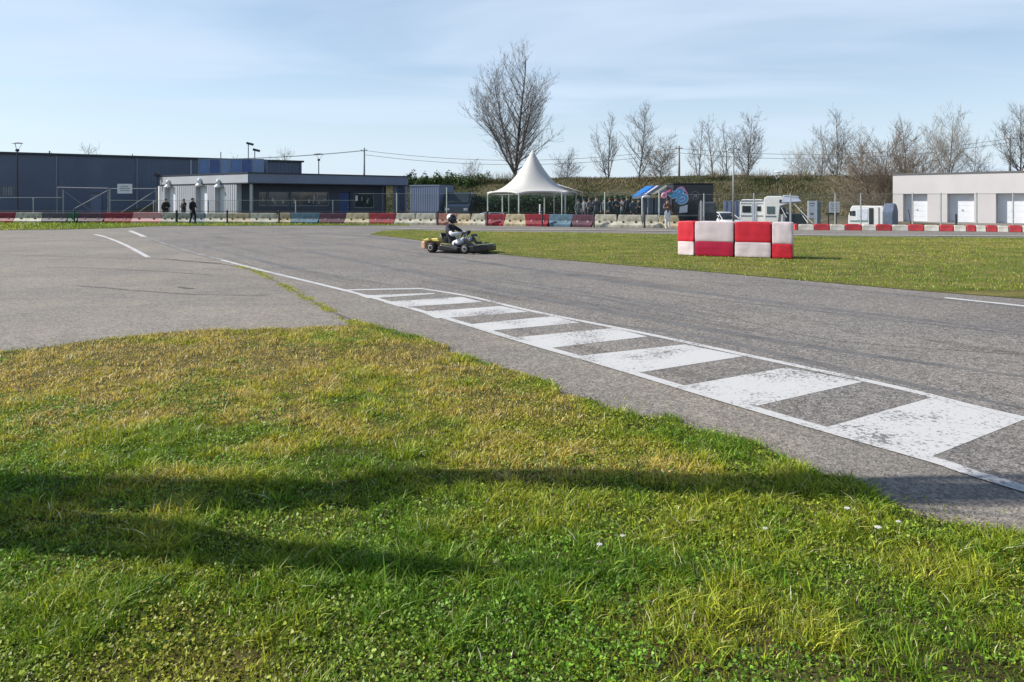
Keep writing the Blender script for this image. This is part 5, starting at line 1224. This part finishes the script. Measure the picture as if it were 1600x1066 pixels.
m_ = MB(); a = tz(1061, 321); b = tz(1074, 333); m_.add([(a[0], -.01, b[1]), (b[0], -.01, b[1]+.05), (b[0]+.02, -.01, a[1]+.05), (a[0]+.05, -.01, a[1]-.1)], [(0, 1, 2, 3)]); m_.add([(a[0], -.005, b[1]), (b[0], -.005, b[1]+.05), (b[0]+.02, -.005, a[1]+.05), (a[0]+.05, -.005, a[1]-.1)], [(3, 2, 1, 0)]); m_.build('white_panel', M_lw2, tr)
wheels(tr, (wT*.3, wT*.7), 0, .35, .22)
for ch in list(tr.children):
    if ch.name.startswith('wheel'): ch.location.y = 1.2 if ch.location.y == 0 else 1.2
# awning on its left: sloping striped roof over grey curtains
an = emp('trailer_awning', (*P(1020, RT), 0)); tag(an, 'blue, white and black striped awning sloping down left of the black trailer', 'awning')
ax, ay = P(1020, RT)
def quad3(pa, dn, df, mm, name):                     # panel from photo points, front edge at dn, back edge at df, 4 cm thick
    m_ = MB(); vs = [((q[0]-800)/F*dd_-ax, dd_-ay, Z(q[1], dd_)) for q, dd_ in pa]
    m_.add(vs+[(v[0], v[1]+.02, v[2]-.05) for v in vs], [(3, 2, 1, 0), (4, 5, 6, 7), (0, 1, 5, 4), (1, 2, 6, 5), (2, 3, 7, 6), (3, 0, 4, 7)]); return m_.build(name, mm, an)
def band(x0_, x1_, f0, f1, mm, nm, dy=0):             # stripes across the sloping roof
    quad3([((x0_, 307-(x0_-987)*.10+dy), RT-.2), ((x1_, 307-(x1_-987)*.10+dy), RT-.2), ((x1_+22, 291-(x1_-987)*.05+dy), RT+2.4), ((x0_+22, 291-(x0_-987)*.05+dy), RT+2.4)], 0, 0, mm, nm)
band(987, 998, 0, 1, mat('awning_blue', lin((40, 124, 200)), .5), 'blue_panel'); band(998.2, 1004, 0, 1, mat('awning_deep_blue', lin((22, 70, 140)), .5), 'blue_stripe'); band(1004.2, 1007, 0, 1, M_lw2, 'white_stripe'); band(1007.2, 1017, 0, 1, M_blk, 'black_stripe')
band(1017.2, 1024, 0, 1, mat('awning_sand', lin((132, 128, 116)), .6), 'sand_stripe'); band(1024.2, 1037, 0, 1, M_blk, 'black_stripe'); band(1037.2, 1041, 0, 1, mat('awning_red', lin((190, 60, 90)), .5), 'red_stripe'); band(1041.2, 1050, 0, 1, M_blk, 'black_stripe')
quad3([((988, 310.5), RT-.2), ((1012, 307), RT-.2), ((1012, 303), RT-.19), ((988, 307.0), RT-.19)], 0, 0, M_lw2, 'valance')
m_ = MB((ax-ax, 0, 0)); rr = random.Random(9)
xs_ = np.linspace(1006, 1050, 23); mats_ = [mat('curtain_grey', lin((92, 98, 116)), .7), mat('curtain_light', lin((126, 134, 150)), .7)]
for mi_ in (0, 1):
    m_ = MB()
    for i in range(22):
        if i % 2 != mi_ and not (i in (7, 8) and mi_): continue
        a, b = (xs_[i]-800)/F*RT-ax, (xs_[i+1]-800)/F*RT-ax; m_.box(((a+b)/2, .25+.04*(i % 2), Z(309, RT)/2), (b-a, .05, Z(309, RT)-.05))
    m_.build('curtain', mats_[mi_], an)
for q in (989, 1012, 1048): MB().path([((q-800)/F*RT-ax, -.1, gz(12, RT)), ((q-800)/F*RT-ax, -.1, Z(308, RT))], .035, 6).build('pole', M_galv, an)
# stacked grey gear right of the trailer
gb = emp('covered_trolley', (*P(1106, 48.5), DIP)); tag(gb, 'dark grey covered load standing at the right end of the black trailer', 'trolley')
m_ = MB(); m_.prof([(-.5, .15), (-.55, 1.6), (-.3, 2.25), (.3, 2.3), (.55, 1.7), (.5, .15)], -.5, .45, 0); m_.build('cover', mat('charcoal_sheet', (.05, .055, .07), .6, .4, 4, bump=.6, bscale=5), gb, bevel=.08); 
for a in (-.35, .3): MB().lathe((a, -.45, .12), [(.12, -.03), (.12, .03)], (1, 0, 0), 12).build('castor', M_rubber, gb)
pl = emp('slim_pole', (*P(1095.5, 46), 0)); tag(pl, 'slim grey pole in front of the black trailer', 'pole'); MB().path([(0, 0, 0), (0, 0, Z(315, 46))], .04, 8).build('pole', M_galv, pl); MB().ball((0, 0, Z(315, 46)), .05).build('cap', M_galv, pl)
bt = emp('blue_windbreak', (*P(1143, 60), DIP)); tag(bt, 'blue grey fabric windbreak between the white cars and caravan', 'windbreak')
m_ = MB(); hw = 11.5/F*60
for i in range(6): m_.box((-hw+hw*2*(i+.5)/6, .03*(i % 2), (Z(314, 60)-DIP)/2+.05), (hw/3, .03, Z(314, 60)-DIP-.1))
m_.build('fabric', mat('windbreak_blue', lin((96, 110, 136)), .8, .15, 3), bt)
for a in (-hw, 0, hw): MB().path([(a, .05, 0), (a, .05, Z(313, 60)-DIP)], .03, 6).build('pole', M_galv, bt)

# caravan and motorhome
def win(root, x_, y_, z_, w_, h_, nm='window', mm=None):
    o = MB().box((x_, y_, z_), (w_, .03, h_)).build(nm, mm or M_glass, root, bevel=.01); return o
M_van = mat('camper_white', (.74, .74, .72), .4, .04, 1.5, coat=.3); M_stripe = mat('camper_stripe', lin((108, 120, 130)), .4)
cD = 62.0; xa, _ = P(1156, cD); xb, _ = P(1192, cD); wC = xb-xa; zt = Z(311.5, cD)-DIP
cv = emp('caravan', (xa, cD, DIP)); tag(cv, 'white caravan with grey stripes left of the motorhome', 'caravan')
m_ = MB(); m_.prof([(0, .4), (0, zt-.3), (.12, zt-.06), (.3, zt), (wC-.2, zt), (wC, zt-.2), (wC, .4)], 0, 2.1, 1); m_.build('body', M_van, cv, bevel=.04)
for z_, h_ in ((2.35, .09), (2.12, .05), (1.1, .08)): MB().box((wC/2, -.012, z_), (wC*.94, .02, h_)).build('stripe', M_stripe, cv)
w1 = win(cv, wC*.28, -.015, 1.65, wC*.36, .55); w2 = win(cv, wC*.80, -.015, 1.7, wC*.16, .4)
MB().box((wC*.60, -.015, 1.35), (wC*.18, .03, 1.6)).build('door', mat('camper_grey', lin((176, 184, 196)), .4), cv)
wheels(cv, (wC*.5,), 0, .3, .18)
for ch in cv.children:
    if ch.name.startswith('wheel'): ch.location.y = .28 if ch.name.endswith('.') else .3
MB().path([(0.1, .3, .45), (-.6, .6, .4)], .04, 6).build('tow_bar', M_black, cv)
xa, _ = P(1197, 60); xb, _ = P(1226, 60)
mh = emp('motorhome', (xa, 60, DIP)); tag(mh, 'white motorhome with an overcab bulge, dark cab windows and an awning', 'motorhome'); wC = xb-xa; zt = Z(306.5, 60)-DIP
m_ = MB(); m_.prof([(-.15, .4), (-.15, zt-.15), (.1, zt), (wC*.75, zt), (wC+.05, zt-.22), (wC+.1, zt-.65), (wC*.72, zt-.82), (wC*.62, .4)], 0, 2.15, 1); m_.build('body', M_van, mh, bevel=.05)
m_ = MB(); m_.prof([(wC*.63, .35), (wC*.64, zt-.86), (wC*.85, 1.85), (wC+.25, 1.3), (wC+.72, 1.12), (wC+.8, .38)], .08, 2.05, 1); m_.build('cab', M_van, mh, bevel=.05)
win(mh, wC*.86, .066, 1.55, .46, .5, 'cab_window'); win(mh, wC*.82, -.015, zt-.42, .42, .26, 'overcab_window'); win(mh, wC*.24, -.015, 1.6, .6, .6, 'window', mat('teal_glass', (.10, .15, .16), .1)); MB().box((wC*.24, -.012, 1.1), (.8, .02, .1)).build('stripe', M_stripe, mh)
m_ = MB(); M_ = Matrix.Rotation(R(45), 3, 'Y'); m_.box((wC*1.0, 1.07, 1.62), (.78, 1.7, .03), M_); m_.build('windscreen', M_glass, mh)
wheels(mh, (wC+.12, ), 0, .32, .2)
for ch in mh.children:
    if ch.name.startswith('wheel'): ch.location.y = .26
MB().box((wC+.55, .25, .72), (.14, .3, .16)).build('headlight', M_lampg, mh, bevel=.02); MB().box((wC*.9, -.1, 1.42), (.1, .16, .3)).build('mirror', M_black, mh, bevel=.02)
aw2 = emp('camper_awning', (*P(1236, 58), DIP)); tag(aw2, 'grey fabric awning with white struts in front of the motorhome', 'awning'); X0 = aw2.location.x
def wl(px, py, D): D = D+13.4; return ((px-800)/F*D-X0, D-58, Z(py, D)-DIP)
m_ = MB(); vs = [wl(1224, 307, 45.6), wl(1247, 309, 45.6), wl(1252, 314.5, 43.6), wl(1221, 316.5, 43.6)]; m_.add(vs+[(v[0], v[1], v[2]-.04) for v in vs], [(0, 3, 2, 1), (4, 5, 6, 7), (0, 1, 5, 4), (1, 2, 6, 5), (2, 3, 7, 6), (3, 0, 4, 7)]); m_.build('fabric', mat('awning_grey', lin((150, 156, 172)), .7), aw2)
MB().path([wl(1224, 306, 45.6), wl(1248, 308, 45.6)], .06, 8).build('roller', M_white, aw2)
for pts, r in (([wl(1240, 318, 43.6), wl(1270, 349, 42.8)], .03), ([wl(1236, 316, 43.6), wl(1236, 353, 43.6)], .045), ([wl(1221, 325, 43.8), wl(1229, 340, 43.6)], .03), ([wl(1252, 334, 43.6), wl(1262, 348, 43)], .025)): MB().path(pts, r, 6).build('strut', M_white, aw2)
m_ = MB(); m_.box((.35, .2, .75), (1.7, .5, 1.2)); m_.build('wind_curtain', mat('curtain_slate', (.06, .075, .09), .7, .4, 4), aw2, bevel=.04)
# white poster panel and grey post
pn = emp('poster_panel', (*P(1268, 44.4), 0)); tag(pn, 'tall white poster panel with faint print right of the motorhome awning', 'sign')
h0, h1 = Z(341, 44.4), Z(314, 44.4); MB().box((0, 0, (h0+h1)/2), (.42, .03, h1-h0)).build('panel', M_lw2, pn)
for a in (-.2, .2): MB().path([(a, .04, 0), (a, .04, h1)], .02, 6).build('leg', M_galv, pn)
m_ = MB()
for a, b, c_ in ((h1-.15, .3, .05), (h1-.3, .26, .04), (h0+.25, .2, .12)): m_.box((.02, -.02, a), (b, .006, c_))
m_.build('print', M_stripe, pn)
gp = emp('grey_bin_locker', (*P(1278, 44.6), 0)); tag(gp, 'narrow grey upright locker next to the white poster panel', 'locker')
MB().box((0, 0, Z(314, 44.6)/2), (.24, .3, Z(314, 44.6))).build('cabinet', M_stripe, gp, bevel=.02); MB().box((.07, -.16, .9), (.02, .02, .15)).build('handle', M_black, gp)
# board on black posts
sb = emp('sign_board', (*P(1303.5, 43.8), 0)); tag(sb, 'square white board on black posts left of the small camper van', 'sign')
h0, h1 = Z(332.5, 43.8), Z(315.5, 43.8); MB().box((0, 0, (h0+h1)/2), (17/F*43.8, .04, h1-h0)).build('board', M_van, sb, bevel=.01)
m_ = MB()
for k in range(4): m_.box((-.02+.03*(k % 2), -.025, h1-.14-.12*k), (.36-.06*(k % 2), .006, .03))
m_.build('print', M_stripe, sb)
for a in (-.33, .12): MB().path([(a, .03, 0), (a, .03, h1 if a < 0 else h0)], .045, 6).build('post', M_black, sb)
MB().box((-.1, .05, h0-.06), (.75, .05, .1)).build('crossbar', M_black, sb); 
# small camper van on the right
vD = 58.0; xa, _ = P(1325, vD); xb, _ = P(1376, vD); wC = xb-xa; zt = Z(321.5, vD)-DIP
cm_ = emp('camper_van', (xa, vD, DIP)); tag(cm_, 'small white camper van with an open dark door left of the spreading tree', 'camper van')
m_ = MB(); m_.prof([(0, .3), (0.02, 1.15), (.22, zt-.12), (.36, zt), (wC-.12, zt-.02), (wC-.02, zt-.15), (wC, .3)], 0, 1.85, 1); m_.build('body', M_van, cm_, bevel=.05)
win(cm_, .2, -.015, 1.38, .16, .36, 'side_window'); win(cm_, .42, -.015, 1.38, .2, .4, 'side_window'); MB().box((wC*.65, -.012, 1.05), (.32, .03, 1.5)).build('door_opening', M_black, cm_, bevel=.01)
MB().box((wC*.31, -.012, .78), (wC*.5, .02, .12)).build('stripe', mat('camper_green_stripe', lin((120, 150, 146)), .4), cm_); MB().box((wC*.40, -.012, 1.3), (.8, .02, .85)).build('sliding_door', mat('camper_panel', lin((206, 214, 226)), .4), cm_, bevel=.01)
MB().box((wC*.86, -.012, 1.2), (.1, .02, 1.3)).build('gap_shade_strip', mat('camper_shade_gap', (.3, .28, .3), .6), cm_)  # strip coloured grey for the shade of a gap at the rear
wheels(cm_, (.42, wC-.35), 0, .28, .18)
for ch in cm_.children:
    if ch.name.startswith('wheel'): ch.location.y = .2
bl = emp('covered_bike_trailer', (*P(1391, 52), DIP)); tag(bl, 'blue grey sheeted load between the spreading tree and the garage wall', 'trailer')
m_ = MB(); m_.prof([(-.7, .3), (-.65, 1.6), (-.2, 2.2), (.3, 2.1), (.7, 1.65), (.7, .3)], -.36, .36, 0); m_.build('cover', mat('slate_sheet', lin((84, 96, 118)), .7, .3, 3, bump=.6, bscale=4), bl, bevel=.08)
for a in (-.45, .45): MB().lathe((a, -.3, .25), [(.25, -.06), (.25, .06)], (1, 0, 0), 16).build('wheel', M_rubber, bl)

for q in (cv, mh, cm_, bl, bt): q.rotation_euler.z = -math.atan2(q.location.x, q.location.y)*1.5

# ---------------------------------------------------------------- lamps, poles and wires
M_pole = mat('pole_grey', (.26, .27, .27), .6, .15, 3)
def disc_lamp(px, D, ytop, label, base=0, w_=.9):
    t = emp('street_lamp', (*P(px, D), base)); tag(t, label, 'street lamp', 'disc topped street lamps'); zt = Z(ytop, D)-base
    MB().path([(0, 0, 0), (0, 0, zt-.75)], [.07, .05], 8).build('post', M_trimd, t); MB().lathe((0, 0, zt-.78), [(.08, 0), (.17, .06), (.12, .22)], n=12).build('lamp_base', M_trimd, t)
    MB().lathe((0, 0, zt-.1), [(w_*.95, .0), (w_*1.0, .04), (w_*.5, .09), (.05, .12)], n=20).build('reflector_disc', M_white if px < 100 or px > 1200 else M_pole, t, True)
    m_ = MB()
    for k in range(3): a = k*2.1+.5; m_.path([(.1*math.cos(a), .1*math.sin(a), zt-.6), (w_*.8*math.cos(a), w_*.8*math.sin(a), zt-.09)], .018, 5)
    m_.build('stays', M_white, t)
disc_lamp(27, 62, 222.5, 'disc topped street lamp in front of the left end of the warehouse', w_=.42)
disc_lamp(498, 78, 240, 'disc topped street lamp behind the clubhouse roof', w_=.55)
disc_lamp(1215, 67, 268, 'disc topped street lamp in front of the bank above the motorhome', DIP, .4)
def roof_lamp(px, D, ytop, label, zb):
    t = emp('roof_floodlight', (*P(px, D), zb)); tag(t, label, 'floodlight', 'floodlights rising behind the warehouse'); zt = Z(ytop, D)-zb
    MB().path([(0, 0, 0), (0, 0, zt-.1)], .045, 6).build('post', M_pole, t)
    if px not in (345, 207): MB().box((.15, 0, zt-.05), (.6, .3, .2), Matrix.Rotation(.25, 3, 'Y')).build('head', M_trimd, t, bevel=.03)
roof_lamp(388, 66, 224, 'taller of the two floodlights above the blue roof screen', HB+.03); roof_lamp(398, 66.5, 234, 'lower floodlight to the right of the taller one above the roof screen', HB+.03)
roof_lamp(345, 66.5, 236, 'thin mast above the middle of the blue roof screen', HB+.03)
roof_lamp(207, 75.5, 239, 'small lamp poking above the warehouse roof edge', 6.05)
fm_ = emp('floodlight_mast', (*P(1146, 50), DIP)); tag(fm_, 'tall slim mast with two short lamp arms behind the checkered blocks', 'mast'); zt = Z(231, 50)-DIP
MB().path([(0, 0, 0), (0, 0, zt)], [.075, .045], 10).build('mast', mat('mast_pale', (.27, .27, .25), .5, .1, 4), fm_, True)
MB().path([(-.32, 0, zt-.05), (.32, 0, zt-.05)], .03, 6).build('crossarm', M_pole, fm_)
for s_ in (-1, 1): MB().box((s_*.33, -.06, zt-.13), (.24, .16, .12)).build('lamp_head', M_white if s_ < 0 else M_pole, fm_, bevel=.02)
def upole(px, D, ytop, label, zb):
    t = emp('utility_pole', (*P(px, D), zb)); tag(t, label, 'utility pole', 'wooden utility poles'); zt = Z(ytop, D)-zb
    MB().path([(0, 0, 0), (0, 0, zt)], [.17, .11], 8).build('shaft', M_pole, t, True); m_ = MB()
    for s_ in (-.35, .35): m_.lathe((s_, -.1, zt-.35), [(.04, 0), (.07, .05), (.04, .12)], n=8)
    m_.path([(-.4, -.1, zt-.36), (.4, -.1, zt-.36)], .04, 6); m_.build('insulators', M_frame, t); return Vector((*P(px, D), Z(ytop, D)-.25))
UP_ = [upole(77, 92, 236, 'utility pole hidden behind the left of the warehouse', 0), upole(569, 92, 231, 'utility pole standing clear above the clubhouse roof', 0), upole(1061, 92, 228, 'utility pole among the bare trees above the awning', 3.3), upole(1578, 92, 212, 'utility pole above the garages near the right edge', 3.3)]
UP_.append(Vector((P(2050, 92)[0], 92, UP_[3].z)))
for k in range(4):
    a, b = UP_[k], UP_[k+1]; m_ = MB(tuple(a))
    for off in (-.35, .35):
        n_ = 20; sag = (.9, 1.35, 1.3, 1.0)[k]
        m_.path([a.lerp(b, i/n_)+Vector((0, off, -.1-sag*4*(i/n_)*(1-i/n_)-(.5 if off > 0 else 0)*(1 if k > 0 else 0))) for i in range(n_+1)], .022, 4, False)
    o = m_.build('power_line', mat('wire_dark', (.05, .05, .055), .6)); tag(o, ['power lines from the clubhouse pole leftwards over the warehouse', 'power lines crossing behind the tallest tree and the tent peak', 'power lines running right from the pole among the bare trees', 'power lines above the garages leaving the right edge'][k], 'power line', 'overhead power lines')
# lone bollard-like meter posts before the garages
mt_ = emp('bent_stake', (*P(1425, 40.2), 0)); tag(mt_, 'thin leaning stake in front of the first garage door', 'stake'); MB().path([(0, 0, 0), (-.2, 0, 1.1)], .02, 6).build('stake', M_trimd, mt_)
bo = emp('dark_bollard', (*P(1494, 42.5), 0)); tag(bo, 'small dark bollard in front of the second garage door', 'bollard'); MB().path([(0, 0, 0), (0, 0, .75)], .06, 8).build('post', M_trimd, bo); MB().ball((0, 0, .76), .065).build('cap', M_trimd, bo)
